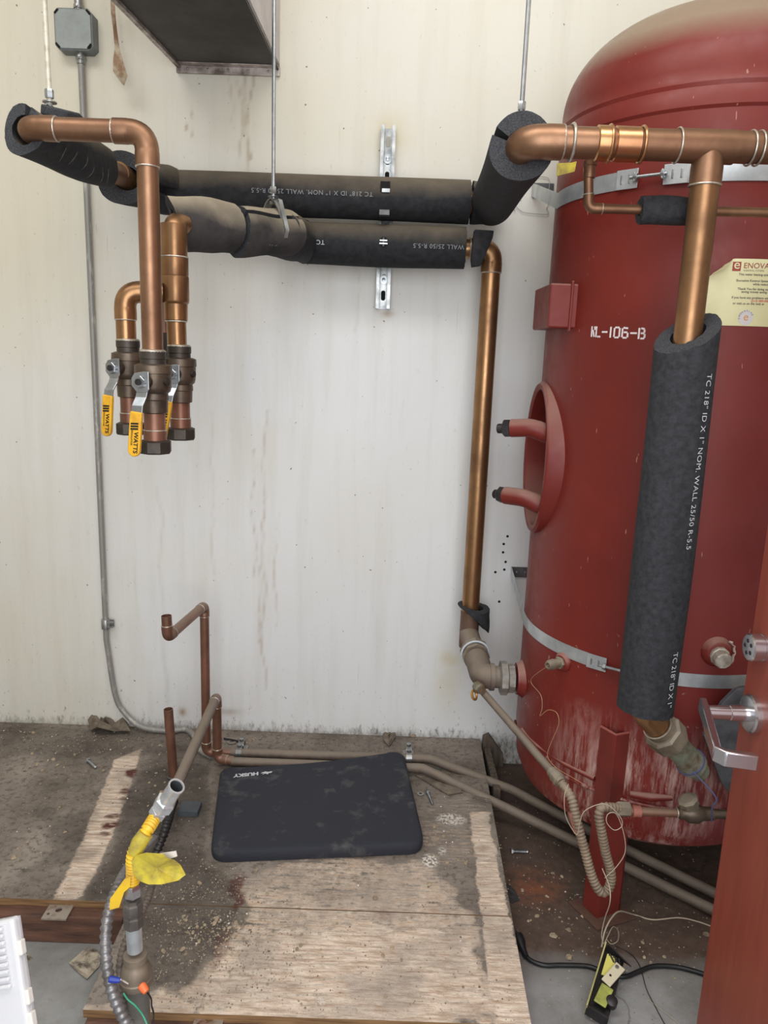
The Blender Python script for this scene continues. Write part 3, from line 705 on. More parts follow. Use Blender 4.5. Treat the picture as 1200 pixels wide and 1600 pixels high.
def build_strut():
    t = at(607, 195, 2.29); b = at(598, 482, 2.29); x = (t.x+b.x)/2; zt = t.z; zb = b.z
    root = thing('strut_channel', 'slotted steel strut channel fixed upright behind the two wall pipes', 'strut channel', (x, DW, zb))
    w = .0205; dpt = .041; th = .0025; L = zt-zb
    mb = MB()
    prof = [(-w, 0), (w, 0), (w, dpt), (w-.009, dpt), (w-.009, dpt-.007), (w-.0065, dpt-.007), (w-.0065, dpt-th), (w-th, dpt-th), (w-th, th), (-w+th, th), (-w+th, dpt-th), (-w+.0065, dpt-th), (-w+.0065, dpt-.007), (-w+.009, dpt-.007), (-w+.009, dpt), (-w, dpt)]
    mb.prism([Vector((x+a, DW-.001-c, zb)) for a, c in prof], (0, 0, L)); mb.build('channel', strut_m, root, smooth=0)
    z = zt-.035; k = 0
    while z > zb+.02:
        m_ = MB(); n = 16
        m_.prism([Vector((x+.0065*cos(2*pi*i/n), DW-.0045, z+.0065*sin(2*pi*i/n)+(.008 if sin(2*pi*i/n) > 0 else -.008))) for i in range(n)], (0, .0008, 0))
        m_.build('slot', slot_dark if k % 4 else mat('wall_through_slot%d' % k, (190, 184, 172), .8), root, smooth=0); z -= .047; k += 1
    for pz in (at(603, 245, 2.3).z, at(598, 436, 2.3).z):
        MB().lathe((x, DW-.005, pz), (0, -1, 0), [(0, .013), (.0018, .013), (.002, .006), (.002, .0055), (.007, .0055), (.008, 0)], 20).build('fixing_bolt', zinc, root)
    return x
sx_strut = build_strut()

# ------------------------------------------------------------------ insulated copper pipes near the wall
YP = 2.215
RI = .0565; RC = .027
zU = (at(260, 305, YP).z + at(735, 311, YP).z)/2; zL = (at(480, 380, YP).z + at(725, 388, YP).z)/2
A_near = at(38, 202, 1.5); xA = A_near.x
A_el = at(229, 204, 1.5)
zA = (A_near.z+A_el.z)/2
R_near = at(838, 227, 1.44); R_tee = at(1108, 231, 1.44); zR = R_tee.z; xR = at(820, 227, 1.44).x
# thing: upper hot water loop  (left drop valve pipe -> along wall -> right header)
loop = thing('copper_pipe_run', 'copper pipe through the upper insulation from middle valve to the header before the tank', 'pipe', (0, YP, zU))
ptsA = [Vector((A_el.x, 1.5, 1.238)), Vector((A_el.x, 1.5, zA)), Vector((xA, 1.5, zA)), Vector((xA-.0, YP, zU))]
rA = .0200
# split: thinner front drop, then wall pipe
run(loop, ptsA[:3]+[Vector((xA, 1.72, zA+.006))], rA, copper, bend=.034, collar=.026)
MB().sweep([(xA, 1.72, zA+.006), (xA-.002, 2.02, zU-.002)], .0255, 20).build('pipe', copper, loop)
run(loop, [(xA-.002, 2.0, zU), (xA-.002, YP, zU), (.26, YP, zU), (xR, 1.6, zR-.01)], RC, copper_brown, bend=.045, collar=.02, rings=False)
run(loop, [(xR, 1.66, zR-.008), (xR, 1.44, zR), (.80, 1.44, zR+.004)], .0265, copper, bend=.036, collar=.03, elbow_m=copper)
# header fittings on the right
for px, ln, rr, m_ in ((930, .028, .0285, copper_bright), (958, .045, .0283, copper_bright)):
    p = at(px, 226, 1.44); MB().lathe((p.x, 1.44, zR+.001), (1, 0, 0), [(0, .0268), (.002, rr+.001), (ln-.002, rr+.001), (ln, .0268)], 32).build('press_coupling', m_, loop)
for px in (893, 951, 1002):
    p = at(px, 226, 1.44)
    MB().ring((p.x, 1.44, zR+.001), (1, 0, 0), .0295, .0028, 36, 8).build('press_bead', copper_bright if px > 900 else solder, loop)
for px in (1058, 1172, 1185):
    p = at(px, 228, 1.44)
    MB().ring((p.x, 1.44, zR+.002), (1, 0, 0), .0285, .0018, 36, 8).build('solder_ring', solder, loop)
tx = at(1108, 231, 1.44).x
mb = MB().lathe((at(1058, 228, 1.44).x, 1.44, zR+.002), (1, 0, 0), [(0, .0285), (.1, .0285)], 32)
mb.lathe((tx, 1.44, zR+.002), (0, 0, -1), [(0, .025), (.036, .0275), (.064, .0275), (.065, .0255)], 32)
mb.build('tee', copper, loop)
MB().ring((tx, 1.44, zR-.063), (0, 0, 1), .0268, .0018, 36, 8).build('solder_ring', solder, loop)
zfb = at(1000, 1108, 1.44).z; zft = at(1062, 520, 1.44).z
MB().sweep([(tx, 1.44, zR-.05), (tx, 1.44, zfb-.01)], .0255, 28).build('riser_pipe', copper_brown, loop, label='long vertical copper riser')

# thing: upper wall run insulation pieces
fU = foam_tube('pipe_insulation', (-.66, YP, zU), (.205, YP, zU), RI, .029, foam, slit=(0, 1, .2), steps=14); tag(fU, 'long black foam sleeve on the upper pipe along the wall', 'pipe insulation')
for i, (px, t) in enumerate(((1, 'TC 218" ID X 1" NOM. WALL 25/50 R-5.5'),)):
    a = at(583, 293, YP-RI); cyl_text('printed_lettering', t, .0165, (a.x, YP, zU), (-1, 0, 0), (0, -1, .12), RI, grey_ink, fU, spacing=1.12)
a = at(735, 296, YP-RI); cyl_text('printed_lettering', '-5.5', .0165, (at(732, 296, YP-RI).x, YP, zU), (-1, 0, 0), (0, -1, .12), RI, grey_ink, fU, spacing=1.12)
# square window cut in it showing the clamp
wx = at(602, 290, YP-RI).x
mb = MB().box((wx, YP-RI+.001, zU+.022), (.026, .004, .026)); mb.build('cut_notch', slot_dark, fU, smooth=0)
MB().box((wx+.002, YP-RI-.0015, zU+.012), (.022, .003, .01)).build('pipe_clamp_edge', strut_m, fU, smooth=0, bevel=.0006)
mb = MB().box((wx, YP-.048, zU-.044), (.028, .03, .014)); mb.build('clamp_notch', bracket_m, fU, smooth=0, bevel=.001)
fU2 = foam_tube('pipe_insulation', (.212, YP, zU), (.262, YP, zU), RI-.001, .029, foam, n1=(1, -1, 0)); tag(fU2, 'short mitred foam piece at the right end of the upper wall pipe', 'pipe insulation')
fD = foam_tube('pipe_insulation', (.268, YP-.01, zU-.002), (xR, 1.475, zR), RI+.001, .029, foam, n0=(1, 1, 0), slit=(-.9, 0, .45), gap=.13, steps=12); tag(fD, 'black foam sleeve pointing at the camera beside the tank, open end with slit', 'pipe insulation')
# lower wall run
low = thing('copper_pipe_run', 'copper pipe through the lower insulation, dropping down the wall to the tank inlet', 'pipe', (.27, YP, 0))
xV = at(770, 378, YP).x; zelb = zL
pD = at(455, 372, 2.16); B0 = at(270, 352, 1.70)
run(low, [(at(476, 380, YP).x, YP, zL), (xV, YP, zL), (xV, YP, at(733, 962, YP).z)], .0268, copper_brown, bend=.036, collar=.026)
fL = foam_tube('pipe_insulation', (at(478, 380, YP).x, YP, zL), (at(726, 388, YP).x, YP, zL), RI, .029, foam, slit=(0, 1, 0), steps=12); tag(fL, 'black foam sleeve on the lower pipe along the wall', 'pipe insulation')
a = at(725, 389, YP-RI); cyl_text('printed_lettering', 'WALL 25/50 R-5.5', .0165, (a.x, YP, zL), (-1, 0, 0), (0, -1, .02), RI, grey_ink, fL, spacing=1.1)
a = at(507, 386, YP-RI); cyl_text('printed_lettering', 'TC', .0165, (a.x, YP, zL), (-1, 0, 0), (0, -1, .02), RI, white_ink, fL, spacing=1.1)
wx = at(599, 384, YP-RI).x
h = MB().lathe((wx, YP-RI+.006, zL+.002), (0, -1, 0), [(0, .0135), (.0065, .0135), (.0068, 0)], 22).build('round_cutout', slot_dark, fL)
MB().box((wx, YP-RI-.0015, zL+.006), (.02, .002, .003)).build('clamp_bolt', zinc, fL, smooth=0); MB().box((wx, YP-RI-.0015, zL-.002), (.022, .002, .003)).build('clamp_bolt', zinc, fL, smooth=0)
MB().lathe((wx, YP-RI, zL+.002), (0, 0, 1), [(-.011, .0022), (.011, .0022)], 8).build('clamp_bolt', zinc, fL)
# scrap of foam wedged at the elbow
a = at(752, 388, YP-.03); q = [at(742, 358, 2.13), at(772, 360, 2.13), at(770, 372, 2.13), at(752, 414, 2.13), at(738, 416, 2.13), at(737, 404, 2.13)]
o = MB().prism(q, (0, .035, 0)).build('foam_scrap', foam, smooth=0, bevel=.002); tag(o, 'angular black foam scrap hanging on the copper elbow beside the lower sleeve', 'foam scrap')
# left 45 piece and near diagonal, dusty
pe = Vector((-.262, YP-.004, zL+.002)); pm = at(455, 372, 2.10); Bn = at(262, 350, 1.70)
fB2 = foam_tube('pipe_insulation', at(440, 366, 2.02), (at(480, 380, YP).x-.004, YP, zL), RI+.0005, .029, foam, n1=(1, .35, 0), n0=(.6, .9, .1), slit=(.2, -.6, .7), gap=.12, steps=5, wob=.002); tag(fB2, 'short split foam elbow piece joining the dusty sleeve to the lower wall sleeve', 'pipe insulation')
b0 = at(276, 349, 1.75); b1 = at(448, 366, 2.03); 
bm = b0.lerp(b1, .47)
fB = foam_tube('pipe_insulation', b0, bm, RI+.001, .029, foam_dusty, n0=(.88, .30, .42), n1=(.75, .7, 0), slit=(-.5, -.2, .9), gap=.06, steps=8, wob=.003); tag(fB, 'dust-covered foam sleeve beside the left copper drop, nearest the valves', 'pipe insulation')
fB3 = foam_tube('pipe_insulation', bm+Vector((.008, .010, -.003)), b1, RI, .029, foam_dusty, n0=(.75, .7, 0), n1=(.5, .95, 0), slit=(.8, -.2, .7), gap=.10, steps=8, wob=.003); tag(fB3, 'dust-covered foam sleeve hanging in the middle rod hanger', 'pipe insulation')
ax = (bm-b1).normalized(); c0 = at(432, 388, 1.95); t0 = (c0-b1).dot(ax)
cyl_text('printed_lettering', 'ID X 1" NOM.', .0165, b1+ax*max(t0, .02), ax, (-.1, -1, -.42), RI+.001, grey_ink, fB3, spacing=1.1)
run(low, [b0+Vector((.02, .04, .002)), b1, (at(476, 380, YP).x-.004, YP, zL), (-.16, YP, zL)], .0265, copper_brown, bend=.012, collar=.006, rings=False)
# left sleeve towards the camera
fA = foam_tube('pipe_insulation', (xA-.008, 1.515, zA), (xA-.006, 1.90, zU-.010), .0455, .0265, foam, slit=(.25, 0, .95), gap=.16, n0=(.35, 1, -.1), n1=(.2, 1, .1), steps=14, wob=.003); tag(fA, 'black foam sleeve pointing at the camera at the far left, scuffed and split', 'pipe insulation')
for k, yy in enumerate((1.60, 1.64, 1.69, 1.73, 1.79, 1.83)):
    cc = Vector((xA-.008, yy, zA+.0*k)); rr_ = .0466; a0_ = -.9+.12*(k % 3)
    arcp = [cc+Vector((cos(t)*rr_, .010*sin(t*3+k), sin(t)*rr_)) for t in [a0_+.09*j for j in range(9)]]
    MB().sweep(arcp, [.0002+.0009*sin(pi*j/8)*(.6+.4*sin(j*2.1+k)) for j in range(9)], 6).build('dust_scuff', mat('scuff_dust%d' % k, (84, 79, 73), .95), fA)
MB().strip([Vector((xA+.03, 1.56, zA+.044)), Vector((xA+.034, 1.60, zA+.052)), Vector((xA+.05, 1.66, zA+.044))], [(.05, 0, -.012), (.06, 0, -.012), (.03, 0, -.01)], .018).build('torn_flap', foam_cut, fA, smooth=0, bevel=.003)
fA2 = foam_tube('pipe_insulation', (xA+.004, 2.04, zU-.004), (xA+.062, YP, zU), RI+.004, .029, foam, n0=(-.2, 1, 0), slit=(.3, -1, -.2), gap=.25, steps=6, wob=.004); tag(fA2, 'loose foam collar at the left corner of the upper wall pipe', 'pipe insulation')

# ---- threaded rod hangers
def hanger(px, py, Y, ztop, R, zc, label, metal, cant=0, low_nut=True, pipe_dir=(0, 1, 0)):
    p = at(px, py, Y); root = thing('pipe_hanger', label, 'pipe hanger', (p.x, Y, p.z))
    MB().sweep([(p.x, Y, p.z-.012), (p.x, Y, ztop)], .0048, 10).build('threaded_rod', metal, root)
    MB().hexa((p.x, Y, p.z), (0, 0, 1), .014, .030, .0085).build('rod_coupling', zinc, root)
    MB().lathe((p.x, Y, p.z+.006), (0, 0, 1), [(0, .006), (0, .0135), (.002, .0135), (.0022, .006)], 20).build('washer', strut_m, root)
    MB().hexa((p.x, Y, p.z-.012), (0, 0, 1), 0, .009, .009).build('nut', strut_m, root)
    # clevis yoke: a pear-shaped strap around the sleeve
    d = Vector(pipe_dir).normalized(); sd = d.cross(Vector((0, 0, 1))).normalized(); c = Vector((p.x, Y, zc)); pts = []
    for k in range(0, 25):
        a = -pi/2+2*pi*k/24; x = cos(a); z = sin(a)
        zz = z*(R+.003) if z < 0 else z*(p.z+.002-zc)
        xx = x*(R+.003) if z < 0 else x*(R+.003)*(1-.0*z)
        if z > .0: xx = (R+.003)*x*(1-.30*z)
        pts.append(c+sd*xx+Vector((0, 0, zz)))
    MB().strip(pts, d*.022, .003).build('clevis_strap', strut_m, root, smooth=50)
paintrod = mat('painted_rod', (206, 200, 186), .5, .2, (170, 160, 140), 50, .45, .65)
hanger(78, 166, 1.60, 3.1, .022, zA, 'paint-flecked rod hanger carrying the far left foam sleeve', paintrod)
bh = b0.lerp(b1, .83)
hanger(427, 312, bh.y, 3.1, .040, bh.z, 'bright threaded rod hanger in the middle with clevis strap', zinc, pipe_dir=(b1-b0))
hm = bpy.data.objects['pipe_hanger.001']
MB().strip([at(433, 311, bh.y), at(438, 313, bh.y-.005), at(443, 334, bh.y-.022), at(449, 360, bh.y-.036), at(446, 372, bh.y-.034)], (b1-b0).normalized()*.014+Vector((0, -.006, 0)), .003).build('clevis_strap', zinc, hm, smooth=50)
hanger(814, 184, 1.66, 3.1, .028, zR, 'bright threaded rod hanger beside the tank, behind the foam sleeve end', zinc)

# ------------------------------------------------------------------ the three valve drops
def ball_valve(c, r, ang, label, lean=.10, scale=1.):
    """c = top of valve (pipe enters), handle faces the camera; ang = yaw of the stem"""
    root = thing('ball_valve', label, 'valve', c, 'yellow-handled ball valves under the left pipes'); s = scale; c = Vector(c)
    MB().lathe(c, (0, 0, 1), [(-.001, r*1.2), (.002, r*1.16), (.004, r*1.02)], 28).build('solder_ring', solder, root)
    mb = MB(); mb.lathe(c, (0, 0, -1), [(0, r*1.02), (0, r*1.2), (.014*s, r*1.2), (.015*s, r*1.14), (.026*s, r*1.14)], 24)
    mb.build('top_socket', bronze_dark, root)
    MB().lathe(c-Vector((0, 0, .024*s)), (0, 0, -1), [(0, r*1.3), (.003, r*1.68), (.018*s, r*1.72), (.019*s, r*1.64), (.046*s, r*1.6), (.054*s, r*1.5), (.058*s, r*1.28), (.062*s, r*1.32), (.070*s, r*1.34), (.072*s, r*1.26), (.096*s, r*1.22), (.098*s, r*1.0)], 32).build('valve_body', bronze, root)
    sd = Vector((sin(ang), -cos(ang), 0)); side = Vector((cos(ang), sin(ang), 0))
    st = c-Vector((0, 0, .058*s)); rr = r*1.66
    MB().lathe(st+sd*rr*.85, sd, [(0, .015*s), (.012*s, .0145*s), (.013*s, .011*s), (.026*s, .011*s), (.027*s, 0)], 20).build('stem_boss', bronze, root)
    MB().lathe(st+side*rr*.86+sd*.012+Vector((0, 0, .0)), side+sd*.3, [(0, .007*s), (.007*s, .007*s), (.008*s, 0)], 12).build('drain_plug', bronze_dark, root)
    ho = st+sd*(rr+.014*s)
    # handle: plate, cranked neck, vinyl grip
    hp = MB(); Z = Vector((0, 0, 1)); dn = (-Z - side*lean).normalized(); wv = side
    hx = [ho+side*(a*s)+Z*(b*s) for a, b in ((-.013, .016), (.006, .020), (.017, .020), (.017, -.014), (.012, -.021), (-.008, -.021), (-.019, -.008), (-.019, .006))]
    hp.prism(hx, sd*.003)
    a0 = ho+Z*(-.018*s)+side*.002*s; a1 = a0+dn*.012*s+sd*.004*s; a2 = a1+dn*.016*s+sd*.012*s; a3 = a2+dn*.014*s+sd*.001
    hp.strip([a0, a1, a2, a3], wv*.023*s, .003)
    hd = hp.build('handle_plate', zinc, root, smooth=0, bevel=.0008)
    MB().hexa(ho, sd, .002, .010*s, .0125*s, .3).build('handle_nut', zinc, root)
    MB().lathe(ho+sd*.004, sd, [(0, .0062*s), (.010*s, .0062*s), (.0105*s, 0)], 14).build('valve_stem', dark_steel, root)
    gl = .088*s; n = 14; w0 = .0125*s; prof = []
    g0 = a3-dn*.003; nrm = sd
    L_ = [(-w0*.96, 0), (-w0, .01*s), (-w0*1.02, gl-w0)] + [(-w0*cos(t), gl-w0+w0*sin(t)) for t in [pi*k/10 for k in range(1, 10)]] + [(w0*1.02, gl-w0), (w0, .01*s), (w0*.96, 0)]
    gs = dn.cross(nrm).normalized()
    if gs.dot(side) < 0: gs = -gs
    poly = [g0+gs*a+dn*b+nrm*(.005*s) for a, b in L_]
    grip = MB().prism(poly, -nrm*.009*s).build('handle_grip', yellow, root, smooth=30, bevel=.0022, bseg=3)
    # printed logo: three slanting bars then lettering reading along the grip
    fo = g0+nrm*(.0054*s); 
    lg = MB()
    for k in range(3):
        b0_ = .022+k*.0052
        u = [(-.0085, b0_), (.0075, b0_-.002), (.0075, b0_+.0015), (-.0085, b0_+.0035)]
        lg.add([fo+gs*(a*s)+dn*(b*s)+nrm*.0003 for a, b in u], [(0, 1, 2, 3)])
    lg.build('printed_logo', black_ink, grip, smooth=0)
    Aa = dn; Tt = nrm.cross(dn)
    flat_text('printed_logo', 'WATTS', .0125*s, fo+dn*(.0385*s)-Tt*(.000*s), Aa, Tt, black_ink, grip, bold=.0003)
    flat_text('printed_logo', 'REGULATOR', .0052*s, fo+dn*(.036*s)-Tt*(.0065*s), Aa, Tt, black_ink, grip, bold=.0001)
    # stub pipe, coupling ring and hex cap
    e = c-Vector((0, 0, .120*s))
    MB().lathe(e, (0, 0, -1), [(0, r*.98), (.036*s, r*.98), (.037*s, r*1.06), (.062*s, r*1.06)], 26).build('stub_pipe', copper_red, root)
    MB().ring(e-Vector((0, 0, .036*s)), (0, 0, 1), r*1.03, .0014).build('solder_ring', solder, root)
    MB().lathe(e-Vector((0, 0, .056*s)), (0, 0, -1), [(0, r*1.15), (.003, r*1.52), (.024*s, r*1.52), (.027*s, r*1.42), (.0275*s, r*1.0), (.012*s, r*.95), (.012*s, 0)], 8, .2).build('hex_cap', bronze_dark, root, smooth=20)
    return root
vA = Vector((A_el.x, 1.5, at(235, 549, 1.5).z))
ball_valve(vA, .0212, -.18, 'middle of the three yellow-handled ball valves, lowest and nearest', scale=.98)
# left drop C and right drop B
pC = at(195, 460, 1.64); pB = at(270, 365, 1.70)
dropC = thing('copper_pipe_run', 'short copper drop with elbow above the leftmost valve', 'pipe', pC)
zc = at(196, 455, 1.64).z
run(dropC, [(pC.x, 1.64, at(196, 536, 1.64).z), (pC.x, 1.64, zc), (-.485, 1.66, zc)], .0205, copper_brown, bend=.034, collar=.024)
ball_valve((pC.x+.003, 1.64, at(196, 532, 1.64).z), .0205, -.35, 'leftmost of the three yellow-handled ball valves', scale=.98)
xB = at(272, 450, 1.68).x
run(low, [(xB+.004, 1.68, at(277, 545, 1.68).z), (xB+.001, 1.68, at(270, 350, 1.7).z), b0+Vector((.05, .09, .004))], .0208, copper_brown, bend=.03, collar=.01, rings=False)
for pz0, pz1, rr, mm in ((350, 402, .0275, copper_brown), (402, 432, .0290, copper_brown), (432, 472, .0295, copper_brown)):
    z0 = at(272, pz0, 1.68).z; z1 = at(272, pz1, 1.68).z
    MB().lathe((xB+.002, 1.68, z0), (0, 0, -1), [(0, rr*.98), (.002, rr), (z0-z1-.003, rr), (z0-z1, rr*.96)], 28).build('coupling', mm, low)
z0 = at(272, 472, 1.68).z; z1 = at(272, 500, 1.68).z
MB().lathe((xB+.003, 1.68, z0), (0, 0, -1), [(0, .0285), (.004, .025), (z0-z1, .0245), (z0-z1+.001, .021)], 28).build('reducer', copper_brown, low)
MB().ring((xB+.002, 1.68, at(272, 402, 1.68).z), (0, 0, 1), .0285, .0018).build('solder_ring', solder, low)
MB().ring((xB+.003, 1.68, at(272, 502, 1.68).z), (0, 0, 1), .0222, .0018).build('solder_ring', solder, low)
ball_valve((xB+.008, 1.68, at(277, 541, 1.68).z), .0214, -.06, 'rightmost of the three yellow-handled ball valves, handle partly hidden', lean=.2, scale=1.0)
# fourth, hidden drop behind
d4 = thing('copper_pipe_run', 'thin copper drop half hidden behind the middle valve pipe', 'pipe', (-.49, 1.80, 1.3))
x4 = at(257, 480, 1.80).x
MB().sweep([(x4, 1.80, at(257, 575, 1.8).z), (x4, 1.80, at(257, 440, 1.8).z)], .0165, 20).build('pipe', copper_red, d4)
MB().lathe((x4, 1.80, at(257, 520, 1.8).z), (0, 0, -1), [(0, .0185), (.002, .0215), (.03, .0215), (.034, .026), (.07, .026)], 8).build('valve_top', bronze_dark, d4)

# riser sleeve in front of the tank
riser = foam_tube('pipe_insulation', (tx, 1.44, zfb), (tx, 1.44, zft), RI+.0005, .0305, foam_clean, n1=(-.55, -.42, 1), n0=(.06, .05, 1), steps=24, wob=.0015, seg=48, slit=(.2, 1, 0), gap=.03)
tag(riser, 'clean black foam sleeve standing upright in front of the red tank', 'pipe insulation')
s1 = at(1084, 583, 1.44-RI).z
Tn = (.62, -1, 0)
txt = 'TC 218" ID X 1" NOM. WALL 25/50 R-5.5'
cyl_text('printed_lettering', txt, .0172, (tx, 1.44, s1), (0, 0, -1), (.42, -1, 0), RI+.0018, white_ink, riser, spacing=1.08)
s2 = at(1030, 1020, 1.44-RI).z
cyl_text('printed_lettering', 'TC 218" ID X 1"', .0172, (tx, 1.44, s2), (0, 0, -1), (.42, -1, 0), RI+.0018, white_ink, riser, spacing=1.0)

# ------------------------------------------------------------------ the tank
def tank_hit(px, py):
    d = ray(px, py); p = Vector((-TC.x, -TC.y)); a = d.x**2+d.y**2; b = p.x*d.x+p.y*d.y; c = p.x**2+p.y**2-TR**2
    disc = max(b*b-a*c, 0); t = (-b-sqrt(disc))/a; P = Vector((0, 0, EYE))+d*t; n = Vector((P.x-TC.x, P.y-TC.y, 0)).normalized(); return P, n
def on_cyl(a, z, R=None): R = R or TR; return Vector((TC.x+cos(a)*R, TC.y+sin(a)*R, z))
zw = 1.765; zb0 = .235
tank = thing('storage_tank', 'tall red cylindrical water storage tank with dusty top', 'tank', (TC.x, TC.y, ZC))
prof = []
for k in range(9): a = k/8*pi/2; prof.append((.10+.135*(1-cos(a)), TR*.985*sin(a)**.55 if k else .0))
prof = [(.078, 0), (.080, .14), (.088, .24), (.102, .30), (.128, .335), (.165, .350), (.205, .354), (.235, .355), (.24, TR), (.8, TR), (1.3, TR), (zw-.016, TR), (zw-.010, TR+.0045), (zw+.010, TR+.004), (zw+.026, TR-.001), (zw+.034, TR+.0015), (zw+.044, TR-.002)]
prof += [(zw+.06+.21*sin(t), TR*cos(t)**.75-.002) for t in [pi/2*k/26 for k in range(26)]] + [(zw+.27, 0)]
hz = at(845, 716, 1.945).z
prof = prof[:9] + [(.8+i*.01, TR) for i in range(48)] + prof[10:] if prof[9] == (1.3, TR) else prof[:8] + [(.24+i*.01, TR) for i in range(1, 150)] + [p for p in prof[8:] if p[0] > 1.735]
mb = MB(); SEG = 200; mb.lathe((TC.x, TC.y, 0), (0, 0, 1), prof, SEG)
keep = []
for f in mb.f:
    if len(f) == 4:
        c = sum((Vector(mb.v[i]) for i in f), Vector())/4
        if c.x < TC.x-.15 and ((c.y-1.945)/.150)**2+((c.z-hz)/.196)**2 < .93**2: continue
    keep.append(f)
mb.f = keep; mb.build('tank_shell', red_tank, tank, smooth=22)
def arc_strip(a0, a1, z, R, h, th, n=64): return [Vector((TC.x+cos(a0+(a1-a0)*k/n)*R, TC.y+sin(a0+(a1-a0)*k/n)*R, z)) for k in range(n+1)]
# foot-ring weld bead
MB().sweep(arc_strip(pi*.95, pi*2.0, .237, TR+.001, 0, 0), .0045, 8).build('weld_bead', red_tank, tank)
# box bracket on the left flank
P = at(858, 478, 1.80); bx = P.x; zt_ = at(858, 442, 1.8).z; zb_ = at(858, 512, 1.8).z
mb = MB().box((bx+.034, 1.895, (zt_+zb_)/2), (.068, .19, zt_-zb_)); bk = mb.build('welded_box', red_part, tank, smooth=0, bevel=.004)
mb = MB().box((bx+.05, 1.80, (zt_+zb_)/2-.001), (.006, .012, zt_-zb_+.014)); mb.build('welded_box_lip', red_part, bk, smooth=0, bevel=.002)
# oval handhole ring with yoke arms
hc = at(845, 716, 1.945); ry = .150; rz = .196; n = 64
xo = at(843, 716, 1.945).x-.014; xi = .47
vs = []; mb = MB()
for x, s in ((xi, 1.0), (xo+.006, 1.0), (xo, .97), (xo, .90), (xo+.004, .87), (xo+.14, .86)):
    for k in range(n):
        a = 2*pi*k/n; vs.append(Vector((x, 1.945+ry*s*cos(a), hc.z+rz*(s if s > .95 else s+.025)*sin(a))))
fs = [(i*n+k, i*n+(k+1) % n, (i+1)*n+(k+1) % n, (i+1)*n+k) for i in range(5) for k in range(n)]
mb.add(vs, fs); ringo = mb.build('handhole_ring', red_part, tank, smooth=40)
MB().add([Vector((xo+.138, 1.945+ry*.88*cos(2*pi*k/n), hc.z+rz*.895*sin(2*pi*k/n))) for k in range(n)], [tuple(range(n))]).build('handhole_recess', mat('recess_shade_red', (74, 32, 28), .8), ringo, smooth=0)  # back of the recess in darker red, its shade put into the colour
mb = MB()
pl = [Vector((xo+.09, 1.935+ry*.5*cos(2*pi*k/n), hc.z-.02+rz*.5*sin(2*pi*k/n))) for k in range(n)]
mb.prism(pl, (.012, 0, 0)); cvr = mb.build('handhole_cover', red_part, ringo, smooth=30, bevel=.003)
mb = MB()
zz = hc.z-.045
for k in range(9): mb.lathe((xo+.055, 1.90, zz+k*.0085), (0, 0, 1), [(0, .010), (.002, .0118), (.005, .0118), (.007, .010)], 18)
mb.build('threaded_stud', mat('stud_tan', (156, 110, 84), .6, .3), ringo)
def yoke(p0, p1, p2, nutlen):
    P = fillet([p0, p1, p2], .05, 8); rr = [.0235 if i < 2 else .0225 for i in range(len(P))]
    o = MB().sweep(P, rr, 22).build('yoke_arm', red_part, tank)
    d = (p2-p1).normalized()
    MB().hexa(p2, d, 0, .020, .0215, .4).build('yoke_nut', dark_steel, o)
    MB().lathe(p2+d*.02, d, [(0, .0125), (.014, .012), (.016, .010), (.0162, 0)], 16).build('yoke_bolt_end', dark_steel, o)
yoke(at(860, 680, 1.86), at(830, 668, 1.86), at(799, 669, 1.88), 0)
yoke(at(846, 790, 1.87), at(820, 778, 1.88), at(790, 774, 1.92), 0)
# small ports
P, nn = tank_hit(880, 1034); 
MB().lathe(P-nn*.01, nn, [(0, .026), (.014, .024), (.020, .018), (.0205, 0)], 28).build('port_boss', red_part, tank)
d = (at(846, 1042, P.y-.055)-P).normalized()
mb = MB().hexa(P+nn*.008, d, 0, .012, .0155); mb.lathe(P+nn*.008, d, [(.010, .011), (.028, .011), (.030, .013), (.045, .0125), (.052, .009), (.053, .0065), (.044, .006), (.044, 0)], 20)
mb.build('sensor_fitting', cast, tank, smooth=30)
sens_tip = P+nn*.008+d*.05
P, nn = tank_hit(1120, 1018)
MB().lathe(P-nn*.01, nn, [(0, .036), (.012, .035), (.022, .028), (.024, .024), (.0245, 0)], 30).build('port_boss', red_part, tank)
MB().lathe(P+nn*.01-Vector((0, 0, .004)), nn+Vector((0, 0, -.1)), [(0, .022), (.010, .022), (.012, .019), (.028, .019), (.031, .016), (.0312, 0)], 10).build('pipe_plug', mat('pale_plug', (206, 200, 190), .45, .35, (150, 138, 124), 50), tank, smooth=25)
drp = MB(); rd = random.Random(3); hx_, hy_ = basis(nn)
cpts = [P+nn*.012+(Vector((0, 0, 1))*cos(a_)+nn.cross(Vector((0, 0, 1)))*sin(a_))*(.034+rd.uniform(-.002, .003)) for a_ in [radians(t) for t in range(-150, -30, 9)]]
drp.sweep(cpts, [rd.uniform(.0012, .004) for _ in cpts], 8)
drp.build('mineral_crust', mat('mineral_crust', (196, 180, 170), .9, 0, (150, 110, 100), 60), tank)
# inlet flange on the flank
pz = at(805, 1060, 1.945).z
mb = MB().lathe((TC.x-TR+.03, 1.945, pz), (-1, 0, 0), [(0, .056), (.022, .056), (.040, .044), (.046, .043), (.047, 0)], 32); mb.build('inlet_boss', red_part, tank)
# oblique welded rods at the foot
P, n1_ = tank_hit(816, 1140); Q, n2_ = tank_hit(930, 1216)
MB().sweep([P+n1_*.0, P.lerp(Q, .33)+(n1_+n2_).normalized()*.022, P.lerp(Q, .7)+(n1_+n2_).normalized()*.02, Q+n2_*.003], .0065, 12).build('foot_rail', red_part, tank)
P, n1_ = tank_hit(985, 1240); Q, n2_ = tank_hit(1050, 1246)
MB().sweep([P+n1_*.002, P.lerp(Q, .5)+n1_*.008, Q+n2_*.002], [.008, .010, .006], 12).build('foot_rail', red_part, tank)
